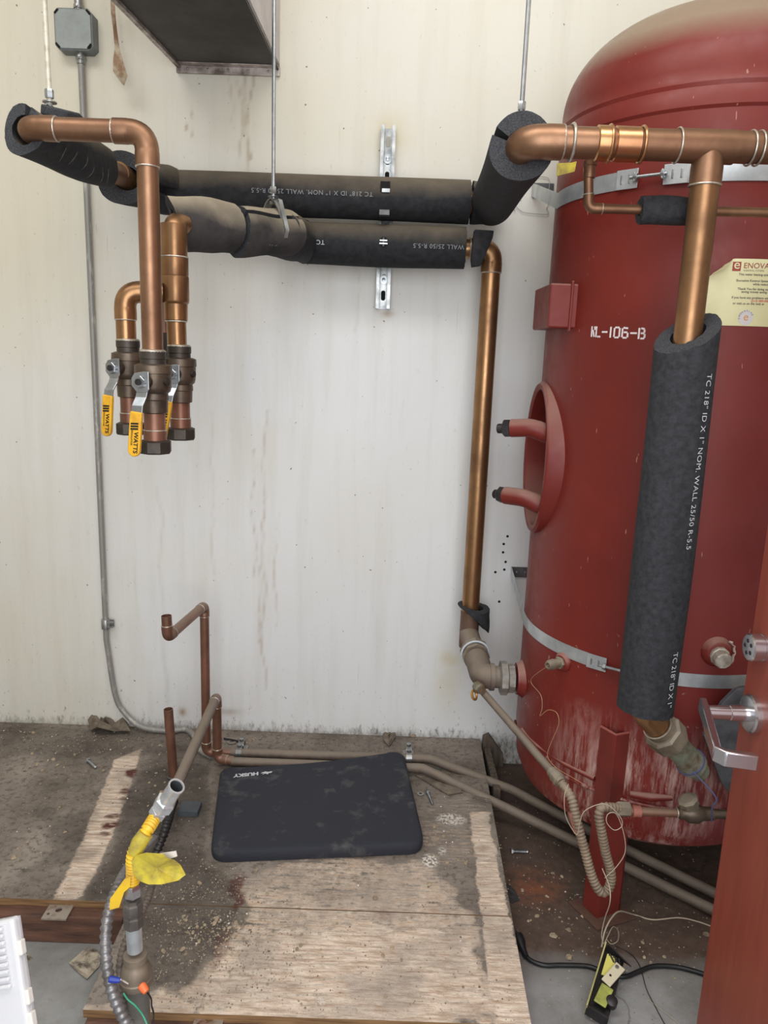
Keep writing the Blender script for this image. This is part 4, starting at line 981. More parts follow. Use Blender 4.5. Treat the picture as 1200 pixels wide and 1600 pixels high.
# stencilled letters
def tank_pt(a, z): return on_cyl(a, z, TR+.0008)
def stencil_text():
    P0, _ = tank_hit(925, 517); P1, _ = tank_hit(1010, 523); a0 = atan2(P0.y-TC.y, P0.x-TC.x); a1 = atan2(P1.y-TC.y, P1.x-TC.x)
    if a0 < 0: a0 += 2*pi
    if a1 < 0: a1 += 2*pi
    zt = P0.z+.009; hgt = .0235*.9
    strokes = {'N': [((.02, 0), (0, 1)), ((.18, .62), (.34, .0)), ((.36, .98), (.40, .72))], 'L': [((0, 0), (0, 1)), ((.2, .0), (.5, .0))], '-': [((0, .5), (.55, .5))], '1': [((.15, 0), (.15, 1))],
               '0': [((0, .1), (0, .9)), ((.55, .1), (.55, .9)), ((.1, 1), (.22, 1)), ((.34, 1), (.46, 1)), ((.1, 0), (.22, 0)), ((.34, 0), (.46, 0))],
               '6': [((0, .1), (0, .9)), ((.55, .1), (.55, .45)), ((.12, 1), (.5, .95)), ((.12, 0), (.45, 0)), ((.2, .55), (.45, .55))],
               'B': [((0, 0), (0, 1)), ((.22, 1), (.45, .95)), ((.5, .62), (.5, .85)), ((.22, .52), (.45, .52)), ((.55, .12), (.55, .42)), ((.22, 0), (.5, .02))]}
    x = 0; mb = MB(); seq = [('N', .58), ('L', .72), ('-', .8), ('1', .55), ('0', .85), ('6', .85), ('-', .8), ('B', .7)]
    tot = sum(w for _, w in seq)
    for ch, w in seq:
        for (ax, ay), (bx_, by) in strokes[ch]:
            dx, dy = bx_-ax, by-ay; l = math.hypot(dx, dy); nx, ny = -dy/l*.09, dx/l*.09
            ex, ey = dx/l*.05, dy/l*.05
            q = [(ax-ex+nx, ay-ey+ny), (bx_+ex+nx, by+ey+ny), (bx_+ex-nx, by+ey-ny), (ax-ex-nx, ay-ey-ny)]
            mb.add([tank_pt(a0+(a1-a0)*(x+u)/tot, zt-hgt+v*hgt - .004*(x/tot)) for u, v in q], [(0, 1, 2, 3)])
        x += w
    mb.build('stencilled_lettering', stencil, tank, smooth=0)
stencil_text()
# glued notice
def notice():
    tl, _ = tank_hit(1110, 415); br, _ = tank_hit(1103, 505)
    def ang(px, py):
        P, _ = tank_hit(px, py); a = atan2(P.y-TC.y, P.x-TC.x); return (a+2*pi) % (2*pi), P.z
    aL, z1 = ang(1108, 404); _, z0 = ang(1108, 508); aR = aL+.215/TR
    w = .215; h = z1-z0; n = 24
    def pt(u, v, l=0.): return on_cyl(aL+u/TR, z0+v, TR+.0012+l)
    mb = MB(); vs = []; 
    nu, nv = 30, 10
    def lift(u, v): 
        t = max(0, (.045-u)/.045)*max(0, (v-(h-.035))/.035); return .012*t**1.2
    for j in range(nv+1):
        for i in range(nu+1):
            u = w*i/nu; v = h*j/nv
            cu = max(0, .045-u-max(0, (h-v))*1.25)  # folded top-left corner
            u2, v2 = u+cu*.65, v-cu*.45
            vs.append(pt(u2, v2, lift(u, v)+cu*.3))
    mb.add(vs, [(j*(nu+1)+i, j*(nu+1)+i+1, (j+1)*(nu+1)+i+1, (j+1)*(nu+1)+i) for j in range(nv) for i in range(nu)])
    o = mb.build('paper_notice', paper, tank, smooth=60, label='pale yellow printed notice glued to the tank')
    def tx_(t, size, u, v, m, align='c', bold=0.0):
        vs, fs = text_geo(t, size, bold); ww = max(q.x for q in vs); s = u-ww/2 if align == 'c' else u
        MB().add([pt(s+q.x, v+q.y, .0006) for q in vs], fs).build('printed_lettering', m, o, smooth=0)
    u0_ = .0455; q0 = .016
    MB().add([pt(u, v, .0005) for u, v in ((u0_, h-.024), (u0_+q0, h-.024), (u0_+q0, h-.006), (u0_, h-.006))], [(0, 1, 2, 3)]).build('printed_emblem', red_ink, o, smooth=0)
    tx_('e', .026, u0_+.002, h-.0195, paper, 'l'); tx_('ENOVATIVE', .015, .066, h-.018, red_ink, 'l'); tx_('KONTROL SYSTEMS', .0045, .067, h-.024, grey_print, 'l')
    c = w/2+.012
    lines = [('This water heating system is being controlled by', .032), ('', .038), ('Enovative Kontrol Systems are able to save energy', .044), ('while reducing emissions', .0505), ('Thank You for doing your part to be green and', .060), ('saving money saving energy, saving water', .0655), ('If you have any problems with hot water, please call us', .077)]
    for t, y in lines:
        if t: tx_(t, .0062, c, h-y, grey_print, bold=.0001)
    tx_('or visit us on the web at', .0062, .085, h-.0885, grey_print, bold=.0001); tx_('(213) 000-0000 or (213) 000', .0062, .125, h-.0828, pinkred, bold=.0001)
    cc = (.083, .0165); rad = .0135
    MB().add([pt(cc[0]+rad*1.1*cos(a), cc[1]+rad*1.1*sin(a), .0004) for a in [2*pi*k/28 for k in range(28)]], [tuple(range(28))]).build('printed_seal', pale_print, o, smooth=0)
    tx_('e', .022, cc[0], cc[1]-.0055, orange_print)
    wd = 'ENOVATIVE'
    for i, ch in enumerate(wd):
        a = pi*1.08-i*pi*.9/8; vs, fs = text_geo(ch, .005)
        ca, sa = cos(a-pi/2), sin(a-pi/2)
        MB().add([pt(cc[0]+cos(a)*rad*.85+q.x*ca-q.y*sa, cc[1]+sin(a)*rad*.85+q.x*sa+q.y*ca, .0008) for q in vs], fs).build('printed_lettering', grey_print, o, smooth=0)
notice()
# tank leg (angle iron) with base plate
lc = on(932, 1437, ZC+.004); Lx = lc.x; Ly = lc.y
topz = at(958, 1150, Ly).z
e1 = (on(972, 1425, ZC+.004)-lc); e1.z = 0; e1.normalize(); e2 = Vector((-e1.y, e1.x, 0))
if e2.x > 0: e2 = -e2
e2 = (on(912, 1418, ZC)-on(932, 1437, ZC)); e2.z = 0; e2.normalize()
w1 = .07; w2 = .05; th = .006
mb = MB(); zb = ZC+.006; Lh = topz-zb; base = Vector((Lx, Ly, zb))
inn = (e1+e2).normalized()
mb.prism([base, base+e1*w1, base+e1*w1+e2*th, base+e1*th+e2*th, base+e1*th+e2*w2, base+e2*w2], (0, 0, Lh))
# right-hand return of the channel
mb.prism([base+e1*w1, base+e1*(w1-th), base+e1*(w1-th)+e2*w2, base+e1*w1+e2*w2], (0, 0, Lh))
leg = mb.build('tank_leg', red_leg, tank, smooth=0, bevel=.0012)
tp_ = Vector((0, 0, Lh+.001)); MB().sweep([base+e2*w2+tp_, base+e2*.003+e1*.003+tp_, base+e1*(w1-.003)+e2*.003+tp_, base+e1*(w1-.003)+e2*.02+tp_], .0032, 8).build('leg_lip', lip_highlight, leg)
hw = .05; cc = base+e1*w1*.5+e2*w2*.45; 
MB().box(Vector((cc.x, cc.y, ZC+.004)), (.115, .105, .006), (e1, e2, Vector((0, 0, 1)))).build('base_plate', mat('leg_plate', (104, 78, 66), .7, .1, (86, 60, 50), 20), leg, smooth=0, bevel=.001)
for ang_ in (.2, 2*pi-1.2+pi*0):
    pass
for aa in (-.15, pi*.62):
    q = on_cyl(aa, 0, TR-.03)
    MB().box((q.x, q.y, (ZC+.25)/2+.002), (.06, .006, .25-ZC-.004)).build('tank_leg', red_leg, tank, smooth=0, bevel=.001)
    MB().box((q.x, q.y, ZC+.0035), (.1, .1, .006)).build('base_plate', red_leg, tank, smooth=0)

# straps round the tank
def strap(z, wdt, label, wallz, px_wall, buckle_px, tilt=0.):
    root = thing('tank_strap', label, 'strap', (TC.x, TC.y, z))
    R = TR+.0018
    q = at(px_wall[0], px_wall[1], DW-.006); wallp = Vector((q.x, DW-.004, wallz))
    # tangent from wall point to circle
    v = Vector((wallp.x-TC.x, wallp.y-TC.y)); dist = v.length; base_a = atan2(v.y, v.x); off = math.acos(min(1, R/dist)); a0 = base_a+off
    if a0 < 0: a0 += 2*pi
    a1 = a0 + 2*pi*.62
    P = [wallp.lerp(on_cyl(a0, z+tilt*cos(a0), R), k/8) for k in range(8)]
    P += [on_cyl(a0+(a1-a0)*k/90, z+tilt*cos(a0+(a1-a0)*k/90), R) for k in range(91)]
    ab, _ = tank_hit(buckle_px[0], 300 if z > 1 else 1040); ang_b = (atan2(ab.y-TC.y, ab.x-TC.x)+2*pi) % (2*pi)
    ab2, _ = tank_hit(buckle_px[1], 270 if z > 1 else 1050); ang_c = (atan2(ab2.y-TC.y, ab2.x-TC.x)+2*pi) % (2*pi)
    PA = [p for p in P[:8]] + [on_cyl(a0+(ang_b-a0)*k/50, z+tilt*cos(a0+(ang_b-a0)*k/50), R) for k in range(51)]
    PB = [on_cyl(ang_c+(a1-ang_c)*k/50, z+tilt*cos(ang_c+(a1-ang_c)*k/50), R) for k in range(51)]
    MB().strip(PA, Vector((0, 0, wdt)), .0018).build('strap_band', galv, root, smooth=50)
    MB().strip(PB, Vector((0, 0, wdt)), .0018).build('strap_band', galv, root, smooth=50)
    # bolted ears and tension bolt
    pa = on_cyl(ang_b, z+tilt*cos(ang_b), R); na = Vector((cos(ang_b), sin(ang_b), 0)); ta = Vector((-sin(ang_b), cos(ang_b), 0)); pc = on_cyl(ang_c, z+tilt*cos(ang_c), R); nc = Vector((cos(ang_c), sin(ang_c), 0)); tc_ = Vector((-sin(ang_c), cos(ang_c), 0))
    for p, n_, t_, sg in ((pa, na, ta, -1), (pc, nc, tc_, 1)):
        mb = MB(); mb.box(p+n_*.003+t_*sg*.022, (.048, .003, wdt*1.08), (t_, n_, Vector((0, 0, 1))))
        mb.box(p+n_*.010-t_*sg*.001, (.003, .018, wdt*.5), (t_, n_, Vector((0, 0, 1))))
        ear = mb.build('clamp_plate', galv, root, smooth=0, bevel=.0008)
        for s in (.016, .034): MB().box(p+n_*.0052+t_*sg*s, (.004, .0022, wdt*.5), (t_, n_, Vector((0, 0, 1)))).build('pressed_slot', strut_m, ear, smooth=0, bevel=.0008)
    b0_ = pa+na*.014-ta*.01; b1_ = pc+nc*.014+tc_*.008
    MB().sweep([b0_, b1_], .0036, 10).build('tension_bolt', zinc, root)
    dd = (b1_-b0_).normalized()
    MB().hexa(b0_+dd*.008, dd, 0, .008, .0085).build('bolt_nut', zinc, root); MB().hexa(b1_-dd*.012, dd, 0, .007, .0085).build('bolt_nut', zinc, root)
    # flange screwed to the wall
    mb = MB().box((wallp.x+.03, DW-.004, wallz), (.062, .003, wdt*1.05)); fl = mb.build('wall_flange', bracket_m, root, smooth=0, bevel=.0006)
    for s in (.018, .045): MB().lathe((wallp.x+s, DW-.0055, wallz), (0, -1, 0), [(0, .0045), (.0015, .004), (.002, 0)], 10).build('flange_screw', zinc, fl)
    return root
zs_l = tank_hit(1048, 1059)[0].z; zs_l2 = tank_hit(835, 982)[0].z
P, _ = tank_hit(1128, 268); P2, _ = tank_hit(940, 281); P3, _ = tank_hit(885, 287)
zs_u = P.z
strap(zs_u, .036, 'upper galvanised strap around the tank shoulder, bolted in front', at(832, 297, DW).z, (832, 297), (995, 1040))
strap(zs_l+.0, .032, 'lower galvanised strap around the tank just above the sensor port', at(800, 893, DW).z, (799, 893), (947, 985))

# yellow paper tag behind the header
tg = [at(871, 255, 1.60), at(893, 254, 1.60), at(901, 252, 1.60), at(898, 268, 1.60), at(870, 275, 1.60)]
o = MB().prism(tg, (0, .002, 0)).build('hanging_tag', yellow_tag_m, smooth=0); tag(o, 'small yellow tag showing under the copper header at the tank edge', 'tag')

# small copper branch in front of the tank with foam collar
br = thing('copper_branch_line', 'small copper branch line below the header passing under a foam collar', 'pipe', at(925, 300, 1.53))
y0 = 1.50; zb_ = at(930, 326, y0).z
run(br, [(at(922, 252, 1.49).x, y0, zR-.02), (at(922, 300, y0).x, y0, zb_), (at(1215, 314, y0).x, y0, zb_+.004)], .0088, copper, bend=.014, collar=.012)
q = at(923, 262, y0); MB().lathe((at(922, 260, y0).x, y0, q.z+.012), (0, 0, -1), [(0, .0088), (.001, .0125), (.008, .0125), (.01, .0108), (.03, .0108), (.031, .009)], 20).build('fitting', copper, br)
MB().lathe((at(922, 200, y0).x+.012, y0+.02, zR+.036), (0, 0, 1), [(-.025, .009), (.004, .009), (.010, .006), (.011, 0)], 16).build('vent_plug', cast, br)
MB().sweep([(at(900, 205, y0).x, y0+.02, zR+.036), (at(935, 200, y0).x, y0+.02, zR+.040)], .005, 10).build('vent_lever', cast, br)
q0 = at(1000, 325, y0); q1 = at(1074, 323, y0)
fc = foam_tube('pipe_insulation', (q0.x, y0, zb_), (q1.x, y0, zb_+.001), .0255, .010, foam_clean, steps=4); tag(fc, 'short fat foam collar on the small branch line behind the riser', 'pipe insulation')

# bottom of riser: elbow, union and valve behind the door
zf = zfb
un = thing('brass_union_valve', 'corroded brass union and valve hanging below the upright foam sleeve', 'valve', (tx, 1.44, zfb))
pA_ = Vector((tx, 1.44, zfb-.004)); pU = at(1040, 1135, 1.44); pV = at(1128, 1228, 1.50)
du = (at(1122, 1222, 1.50)-at(1040, 1132, 1.44)).normalized(); o0 = at(1018, 1114, 1.44)
P = fillet([Vector((tx, 1.44, zfb+.03)), Vector((tx, 1.44, zfb-.006)), Vector((tx, 1.44, zfb-.006))+du*.07], .03, 8)
MB().sweep(P, .0275, 28).build('elbow', copper_brown, un)
o1 = Vector((tx, 1.44, zfb-.006))+du*.052
MB().lathe(o1, du, [(0, .0278), (.0, .031), (.014, .031), (.016, .028), (.018, .028)], 28).build('union_tail', cast, un)
MB().ring(o1, du, .030, .0018).build('solder_ring', solder, un)
MB().lathe(o1+du*.017, du, [(0, .036), (.004, .042), (.036, .042), (.042, .036), (.046, .033)], 8, .3).build('union_nut', cast, un, smooth=25)
MB().lathe(o1+du*.062, du, [(0, .032), (.012, .028), (.05, .0275), (.074, .0285), (.080, .031), (.094, .031), (.098, .024), (.125, .022), (.126, 0)], 28).build('lower_body', verdigris, un)
o2 = o1+du*.137
MB().ring(o2+du*.006, du, .030, .003).build('tie_wire', purple_wire, un)
MB().sweep(spline([o2+du*.01+Vector((-.01, -.035, 0)), at(1118, 1245, 1.42), at(1113, 1262, 1.42), at(1112, 1283, 1.43)], 8), .0018, 8).build('tie_wire', purple_wire, un)
# dark cavity cover / grey wrap behind
q = [at(1160, 1075, 1.52), at(1150, 1078, 1.52), at(1128, 1100, 1.52), at(1100, 1150, 1.52), at(1128, 1225, 1.52), at(1145, 1245, 1.52), at(1200, 1245, 1.52), at(1200, 1070, 1.52)]
o = MB().prism(q, (0, .012, 0)).build('metal_shroud', mat('grey_shroud', (112, 112, 118), .5, .4, (70, 70, 74), 16), smooth=0, bevel=.001); tag(o, 'grey sheet metal shroud behind the door lever', 'metal sheet')

# inlet piping at the wall: tee, bushing, elbow into the tank flank
inl = thing('inlet_pipe_assembly', 'dusty tee and elbow joining the wall pipe to the tank flank', 'pipe fitting', at(740, 1010, 2.1))
zc_ = pz
MB().sweep([(xV, YP, at(733, 955, YP).z), (xV, YP, at(728, 1010, YP).z)], .029, 26).build('tee_body', copper_dusty, inl)
pT = Vector((xV, YP-.004, at(733, 990, YP).z)); pE = Vector((at(752, 1056, 1.97).x, 1.955, pz))
MB().sweep([pT, pT.lerp(pE, .55)], [.030, .0305], 26).build('tee_branch', copper_dusty, inl)
dT = (pE-pT).normalized(); 
MB().lathe(pT+dT*(pE-pT).length*.42, dT, [(0, .031), (0, .043), (.018, .043), (.02, .036), (.03, .036), (.032, .040), (.042, .040), (.043, .03)], 8).build('hex_bushing', cast, inl, smooth=25)
MB().ring(pT+dT*(pE-pT).length*.5, dT, .040, .003).build('sealant_ring', mat('sealant', (190, 196, 204), .7), inl)
P = fillet([pT.lerp(pE, .62), pE, Vector((TC.x-TR-.075, 1.95, pz))], .05, 10)
MB().sweep(P, [.034]*(len(P)-1)+[.035], 28).build('elbow', gray_pipe, inl)
MB().lathe((TC.x-TR-.088, 1.95, pz), (1, 0, 0), [(0, .0375), (.012, .0375), (.0125, .030), (.03, .030)], 28).build('elbow_collar', gray_pipe, inl)
MB().lathe((TC.x-TR-.062, 1.945, pz), (1, 0, 0), [(0, .030), (.003, .047), (.020, .047), (.024, .04), (.04, .04)], 8, .2).build('hex_nut', mat('pale_bushing', (158, 156, 150), .6, .3, (120, 112, 104), 26), inl, smooth=25)
# foam ring scrap on wall pipe
fr0 = at(735, 958, YP)
fs_ = foam_tube('foam_scrap', (xV+.010, YP-.006, at(738, 966, YP).z), (xV+.010, YP-.006, at(738, 947, YP).z), .050, .0285, foam_clean, n0=(.7, .25, .8), n1=(.12, -.05, 1), steps=4, slit=(-1, 0, 0), gap=.2); tag(fs_, 'torn black foam ring round the foot of the copper wall pipe', 'foam scrap')
# small drain valve and conduit-like line to the coiled hose
dl = thing('drain_line', 'dusty drain line from the small yellow-handled valve down to the coiled hose', 'pipe', at(760, 1090, 1.93))
pD0 = at(752, 1078, 1.93); pD1 = at(872, 1217, 1.56)
MB().sweep([pE+Vector((0, -.01, -.03)), at(748, 1074, 1.92)], .012, 16).build('valve_stub', cast, dl)
MB().lathe(at(745, 1070, 1.92), pD1-pD0, [(0, .013), (.004, .016), (.022, .016), (.026, .0125), (.03, .0125)], 8).build('valve_body', verdigris, dl, smooth=25)
MB().ring(at(741, 1086, 1.90), (1, -.6, .5), .012, .0035).build('valve_wheel', yellow_brass, dl)
P = [pD0.lerp(pD1, k/8) for k in range(9)]
MB().sweep(P, .0098, 16).build('line_pipe', gray_pipe, dl)
dd = (pD1-pD0).normalized(); 
MB().lathe(pD1-dd*.03, dd, [(0, .0098), (.002, .013), (.016, .0135), (.018, .0155), (.036, .0155), (.038, .012), (.045, .012)], 12).build('hose_fitting', cast, dl, smooth=30)
def corrugated(name, pts, r, pitch, amp, m, parent=None, n=12, seg=18):
    P = spline(pts, n); L = [0]
    for i in range(1, len(P)): L.append(L[-1]+(P[i]-P[i-1]).length)
    tot = L[-1]; K = int(tot/pitch*4); Q = []; R_ = []; j = 0
    for k in range(K+1):
        s = tot*k/K
        while j < len(P)-2 and L[j+1] < s: j += 1
        f = (s-L[j])/max(1e-9, L[j+1]-L[j]); Q.append(P[j].lerp(P[j+1], f)); R_.append(r+amp*sin(k*pi/2+.4))
    return MB().sweep(Q, R_, seg).build(name, m, parent, smooth=70)
Yh = 1.50
hp = [pD1+dd*.012, at(893, 1248, 1.52), at(903, 1290, 1.50), at(914, 1330, 1.49), at(926, 1372, 1.48), at(938, 1393, 1.475), at(950, 1390, 1.475), at(955, 1368, 1.475), at(947, 1335, 1.475), at(940, 1300, 1.475), at(936, 1275, 1.48), at(941, 1262, 1.485), at(957, 1262, 1.49), at(972, 1264, 1.50)]
ho = thing('coiled_hose', 'dusty corrugated hose hanging in a loop in front of the tank leg', 'hose', at(940, 1390, 1.475))
corrugated('hose_tube', hp, .0098, .0078, .0013, flex_tan, ho)
MB().sweep([at(895, 1268, 1.515), at(905, 1300, 1.50)], .0122, 14).build('hose_wrap', pinkfit, ho, label='pinkish tape wrapped round the hose')
rl = thing('return_line', 'copper line with hex nut and check valve running right below the tank', 'pipe', at(1040, 1268, 1.5))
y_ = 1.50; z_ = at(1010, 1268, y_).z
MB().hexa(at(963, 1264, y_), (1, 0, 0), 0, .030, .0165, .3).build('hex_nut', cast, rl)
MB().sweep([(at(985, 1266, y_).x, y_, z_), (at(1063, 1268, y_).x, y_, z_-.001)], .0095, 18).build('pipe', copper_red, rl)
MB().lathe((at(988, 1266, y_).x, y_, z_), (1, 0, 0), [(0, .0125), (.018, .0125), (.019, .0095)], 16).build('coupling', pinkfit, rl)
for px in (1000, 1058): MB().ring((at(px, 1266, y_).x, y_, z_), (1, 0, 0), .0102, .0014).build('solder_ring', solder, rl)
cv = at(1060, 1270, y_)
MB().lathe((cv.x, y_, z_), (1, 0, 0), [(0, .011), (.004, .0145), (.014, .015), (.022, .021), (.042, .022), (.052, .016), (.060, .015), (.075, .0145), (.076, .010), (.12, .010)], 20).build('check_valve_body', bronze, rl)
MB().lathe((cv.x+.028, y_, z_+.012), (-.5, -.1, .9), [(0, .017), (.012, .0175), (.014, .022), (.026, .022), (.03, .014), (.0305, 0)], 8).build('check_valve_cap', cast, rl, smooth=25)
# red stub behind the header of that line
# loose thin wires in front of the tank
def wire(name, pts, r, m, label, cat='wire', n=10):
    o = MB().sweep(spline(pts, n), r, 8).build(name, m, smooth=60); return tag(o, label, cat)
h = lambda x, y, e=.012: (lambda q: q[0]+q[1]*e)(tank_hit(x, y))
wire('sensor_wire', [sens_tip, h(836, 1062), h(851, 1085), h(853, 1105), h(850, 1117), h(862, 1108), h(875, 1112), h(878, 1130), h(866, 1160), h(861, 1180), h(875, 1198), h(900, 1213), h(915, 1222)], .0009, copper_wire, 'thin copper coloured wire trailing from the sensor fitting on the tank')
wire('loose_wire', [at(888, 1225, 1.49), at(882, 1245, 1.47), at(884, 1275, 1.47), at(897, 1300, 1.47), at(903, 1302, 1.47), at(906, 1285, 1.46), at(915, 1266, 1.455), at(945, 1256, 1.455), at(968, 1275, 1.45), at(972, 1290, 1.45), at(960, 1297, 1.45), at(948, 1285, 1.45), at(950, 1272, 1.45), at(963, 1272, 1.45), at(974, 1300, 1.45), at(977, 1330, 1.45), at(965, 1352, 1.45), at(945, 1372, 1.45)], .0009, hose_white, 'thin pale wire looping round the hose and hex nut')
gz = ZC+.003
wire('loose_wire', [at(941, 1357, 1.45), at(952, 1385, 1.44), at(953, 1410, 1.43), on(945, 1435, .03), on(940, 1460, -.02), on(943, 1475, -.04)], .0012, hose_white, 'pale wire dropping from the hose loop to the broken device')
wire('loose_wire', [on(940, 1480, -.05), on(945, 1455, -.03), on(955, 1435, -.02), on(968, 1424, -.03), on(990, 1429, gz), on(1020, 1437, gz), on(1060, 1434, gz), on(1090, 1440, gz), on(1118, 1450, gz)], .0019, hose_white, 'thicker pale wire running right across the concrete to the door')
wire('loose_wire', [on(944, 1475, -.05), on(950, 1462, -.04), on(958, 1448, -.045), on(966, 1455, gz), on(965, 1470, gz), on(955, 1475, gz), on(948, 1468, gz)], .0011, hose_white, 'small loop of pale wire above the broken device')
wire('loose_wire', [on(962, 1478, gz), on(985, 1490, gz), on(1000, 1510, gz), on(1010, 1545, gz), on(1025, 1575, gz), on(1045, 1612, gz)], .0009, dark_steel, 'thin dark wire running down the concrete beside the device')
wire('loose_wire', [on(1012, 1562, gz), on(1030, 1575, gz), on(1052, 1592, gz), on(1075, 1612, gz)], .0007, hose_white, 'short pale wire at the bottom edge right of the device')
# black power cord with plug, two visible lengths of one cord
cr_ = .0052; cz = ZC+cr_+.001
cord = thing('power_cord', 'black power cord with plug lying on the concrete behind the broken device', 'power cord', on(900, 1505, ZC))
MB().sweep(spline([on(818, 1487, cz), on(828, 1500, cz), on(850, 1508, cz), on(880, 1508, cz), on(920, 1510, cz), on(945, 1520, cz), on(975, 1526, cz), on(998, 1518, cz), on(1020, 1510, cz), on(1050, 1510, cz), on(1080, 1516, cz), on(1130, 1532, cz)], 10), cr_, 12).build('cord', black_rubber, cord)
a = on(808, 1462, ZC+.014); b = on(820, 1490, ZC+.010); d = (b-a).normalized()
MB().lathe(a, d, [(0, .011), (.003, .0135), (.022, .013), (.03, .009), (.036, .0085), (.038, .0075), (.06, .006)], 14).build('plug', black_rubber, cord, smooth=40)
for s in (-1, 1): MB().box(a-d*.008+Vector((.005*s, 0, 0)), (.0015, .016, .006), (Vector((1, 0, 0)), d, Vector((0, 0, 1)))).build('plug_blade', strut_m, cord, smooth=0)

# broken electrical device
def device():
    c = on(928, 1590, ZC+.012); t = on(957, 1490, ZC+.05)
    root = thing('opened_control_switch', 'broken control switch lying open with brass plate and cream insert', 'switch', c)
    A = (t-c); Ln = A.length; A.normalize(); Sd = Vector((1, 0, 0)); Sd = (Sd-A*Sd.dot(A)).normalized(); Nn = Sd.cross(A); 
    if Nn.z < 0: Nn = -Nn
    ax = (Sd, A, Nn); w = .046
    o = c+Sd*.004
    def P(s, a, n): return o+Sd*s+A*a+Nn*n
    MB().box(P(0, Ln/2, 0), (w, Ln, .003), ax).build('case_back', dark_steel, root, smooth=0, bevel=.001)
    MB().box(P(-w/2, Ln/2, .014), (.003, Ln, .030), ax).build('case_side', brass_plate, root, smooth=0, bevel=.0006)
    mb = MB().prism([P(-w/2, Ln, 0), P(w/2+.016, Ln-.014, .006), P(w/2+.016, Ln-.026, .022), P(-w/2+.006, Ln-.006, .03)], A*.003); mb.build('case_top', dark_steel, root, smooth=0)
    MB().prism([P(-w/2, 0, 0), P(w/2, -.004, .0), P(w/2, 0, .024), P(-w/2, .004, .024)], A*-.003).build('case_bottom', dark_steel, root, smooth=0)
    MB().box(P(-.004, Ln*.72, .016), (.020, .052, .004), ax).build('yellow_insert', mat('pale_yellow', (214, 206, 110), .4), root, smooth=0, bevel=.001)
    rot = lambda v, a: (Sd*cos(a)+A*sin(a), -Sd*sin(a)+A*cos(a), Nn)
    ins = MB().box(P(.009, Ln*.60, .024), (.022, .056, .004), rot(0, -.35)).build('cream_insert', cream, root, smooth=0, bevel=.001)
    MB().lathe(P(.012, Ln*.72, .026), Nn, [(0, .0045), (.002, .004), (.0022, 0)], 12).build('insert_screw', zinc, ins)
    MB().lathe(P(.004, Ln*.56, .026), Nn, [(0, .0026), (.0006, .0026), (.0007, 0)], 10).build('insert_hole', slot_dark, ins)
    MB().box(P(.002, Ln*.28, .018), (.026, .046, .004), rot(0, -.12)).build('lime_board', lime, root, smooth=0, bevel=.002)
    MB().lathe(P(.020, Ln*.26, .006), Nn, [(0, .012), (.014, .012), (.016, .009), (.0162, 0)], 20).build('black_terminal', dark_steel, root)
    for k in range(3): MB().sweep([P(-.012+.008*k, Ln*.85, .008), P(-.008+.01*k, Ln*.88, .02), P(.004+.006*k, Ln*.8, .018)], .0022, 8).build('spring', dark_steel, root)
device()

# ------------------------------------------------------------------ pipes on the deck
rp = .0135; zp = .03
cu1 = thing('copper_pipe_run', 'tall copper pipe crank standing at the wall foot with an open upturned end', 'pipe', (-.517, 2.13, 0))
y1 = 2.13; x1 = at(320, 1000, y1).x; zt1 = at(320, 946, y1).z
nearp = at(262, 996, 1.88); 
run(cu1, [at(260, 962, 1.88), nearp, (x1, y1, zt1), (x1, y1, zp+.002), on(362, 1176, zp)], rp, copper_red, bend=.02, collar=.013, hollow_ends=(True, False))
cu2 = thing('copper_pipe_run', 'low copper pipe crank whose long dusty arm points to the gas connector', 'pipe', (-.48, 2.10, 0))
y2 = 2.095; x2 = at(339, 1120, y2).x; zt2 = at(337, 1088, y2).z
arm_end = at(272, 1236, 1.62)
run(cu2, [arm_end, (x2, y2, zt2), (x2, y2, zp+.002), on(365, 1189, zp)], rp, copper_red, bend=.02, collar=.013, elbow_m=copper_red)
aa_ = Vector((x2, y2, zt2)); d_ = (arm_end-aa_).normalized()
MB().sweep([aa_+d_*.034, arm_end], rp*1.03, 20).build('dusty_arm', gray_pipe, cu2)
# stub pipe
st_ = thing('copper_pipe_stub', 'short open copper stub standing on the deck left of the long arm', 'pipe', on(271, 1215, 0))
b_ = on(271, 1214, .002); tp = at(263, 1108, b_.y)
MB().lathe(b_, tp-b_, [(0, rp), ((tp-b_).length, rp), ((tp-b_).length, rp*.88), ((tp-b_).length-.04, rp*.88), ((tp-b_).length-.04, 0)], 24).build('pipe', copper_red, st_)
MB().ring(b_+Vector((0, 0, .003)), (0, 0, 1), rp*1.2, .003).build('floor_collar', bracket_m, st_)
